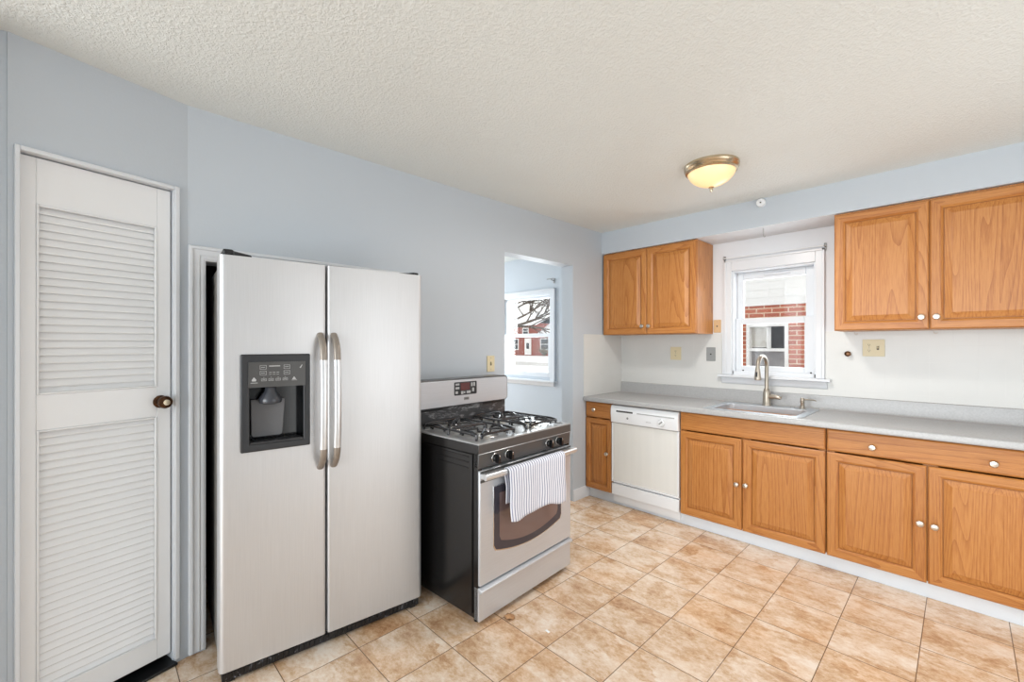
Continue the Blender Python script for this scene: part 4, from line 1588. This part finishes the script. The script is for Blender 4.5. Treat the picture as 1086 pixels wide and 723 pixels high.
def far_house():
    Y = 39.0
    t = thing('far_house', 'distant red brick house with snowy roof across the street', 'house', (-40, Y, -0.14))
    x0, x1 = -9.0, 6.3
    m = MB().box(x0, x1, 0, 8, 0, 2.75)
    m.build('lower_wall', M['brick_far'], t, smooth=False)
    m = MB().box(x0, 3.1, -0.3, 7, 2.75, 4.35)
    m.build('upper_wall', M['brick_far'], t, smooth=False)
    m = MB().prism([(-0.7, 4.25), (3.5, 6.1), (7.6, 4.25), (7.6, 4.05), (3.5, 5.9), (-0.7, 4.05)], 'x', x0 - 0.4, 3.5)
    m.build('upper_roof', M['snow'], t)
    m = MB().prism([(-0.5, 2.7), (3.9, 5.3), (8.4, 2.7), (8.4, 2.55), (3.9, 5.15), (-0.5, 2.55)], 'x', 3.1, x1 + 3.5)
    m.build('lower_roof', M['snow'], t)
    m = MB().prism([(2.4, 5.9), (3.3, 6.25), (7.0, 2.6), (6.6, 2.6)], 'y', 4.2, 4.8)
    m.build('gable_fascia', M['roof_grey'], t)
    def win(xa, xb, za, zb, nm='window', y=0.0):
        k = MB()
        f = 0.11
        k.box(xa, xb, y - 0.06, y, za, za + f)
        k.box(xa, xb, y - 0.06, y, zb - f, zb)
        k.box(xa, xa + f, y - 0.06, y, za + f, zb - f)
        k.box(xb - f, xb, y - 0.06, y, za + f, zb - f)
        k.box(xa + f, xb - f, y - 0.05, y, (za + zb) / 2 - 0.04, (za + zb) / 2 + 0.04)
        w = k.build(nm, M['siding'], t)
        MB().box(xa + f, xb - f, y - 0.03, y - 0.005, za + f, zb - f).build('pane', M['win_dark'], w)
    win(-1.6, -0.45, 0.75, 2.3)
    win(3.6, 5.7, 0.75, 2.3)
    win(0.6, 1.75, 2.85, 3.75, 'window', -0.3)
    k = MB().box(0.75, 1.95, -0.07, 0.0, 0.1, 2.35)
    dd = k.build('front_door', M['siding'], t)
    MB().box(1.1, 1.6, -0.09, -0.06, 0.9, 1.7).build('door_pane', M['win_dark'], dd)


far_house()


def bush(x, y, s, label):
    k = MB()
    rng = random.Random(int(x * 100))
    for i in range(60):
        a, e = rng.random() * 6.28, rng.uniform(0.5, 1.5)
        L = s * rng.uniform(0.6, 1.0)
        p = Vector((math.cos(a) * math.cos(e), math.sin(a) * math.cos(e), math.sin(e))) * L
        k.tube([(0, 0, 0), p * 0.5 + Vector((0, 0, 0.1)), p], [0.03, 0.02, 0.008], 4)
    o = k.build('bare_shrub', M['shrub'])
    o.location = (x, y, -0.14)
    tag(o, label, 'shrub', 'shrubs before the far house')


bush(-34.9, 38.0, 1.5, 'leafless shrub beneath the far house window')


def tree():
    t = thing('bare_tree', 'bare winter tree between the street and the far house', 'tree', (-26.75, 24.0, -0.14))
    rng = random.Random(11)
    k = MB()
    k.tube([(0, 0, 0), (0.05, 0, 1.5), (-0.05, 0, 3.0), (0.0, 0, 4.4), (-0.2, 0, 6.5)], [0.42, 0.33, 0.30, 0.27, 0.15], 10)
    k.build('trunk', M['bark'], t)
    k = MB()
    def grow(p, d, L, r_, lev):
        pts, q, dd = [tuple(p)], Vector(p), Vector(d)
        for i in range(5):
            dd = (dd + Vector((rng.uniform(-.25, .25), rng.uniform(-.2, .2), rng.uniform(-.18, .22)))).normalized()
            q = q + dd * L / 5
            pts.append(tuple(q))
            if lev > 0 and i >= 1:
                for _ in range(2):
                    nd_ = (dd + Vector((rng.uniform(-.9, .9), rng.uniform(-.6, .6), rng.uniform(-.5, .8)))).normalized()
                    grow(q, nd_, L * rng.uniform(.4, .6), r_ * 0.5, lev - 1)
        k.tube(pts, [r_ * (1 - 0.13 * i) for i in range(6)], 5)
    for z, dx, dz, L, r_ in ((2.9, 1.0, 0.35, 5.0, 0.15), (3.2, 1.0, 0.15, 5.2, 0.13), (3.7, 1.0, 0.1, 4.6, 0.12), (4.3, 0.8, 0.5, 4.2, 0.11), (4.4, -0.9, 0.5, 4.0, 0.11), (5.2, 0.7, 0.1, 4.0, 0.09), (3.4, -1, 0.3, 3.6, 0.1)):
        grow((0, 0, z), (dx, rng.uniform(-.3, .3), dz), L, r_, 2)
    k.build('branches', M['bark'], t)


tree()
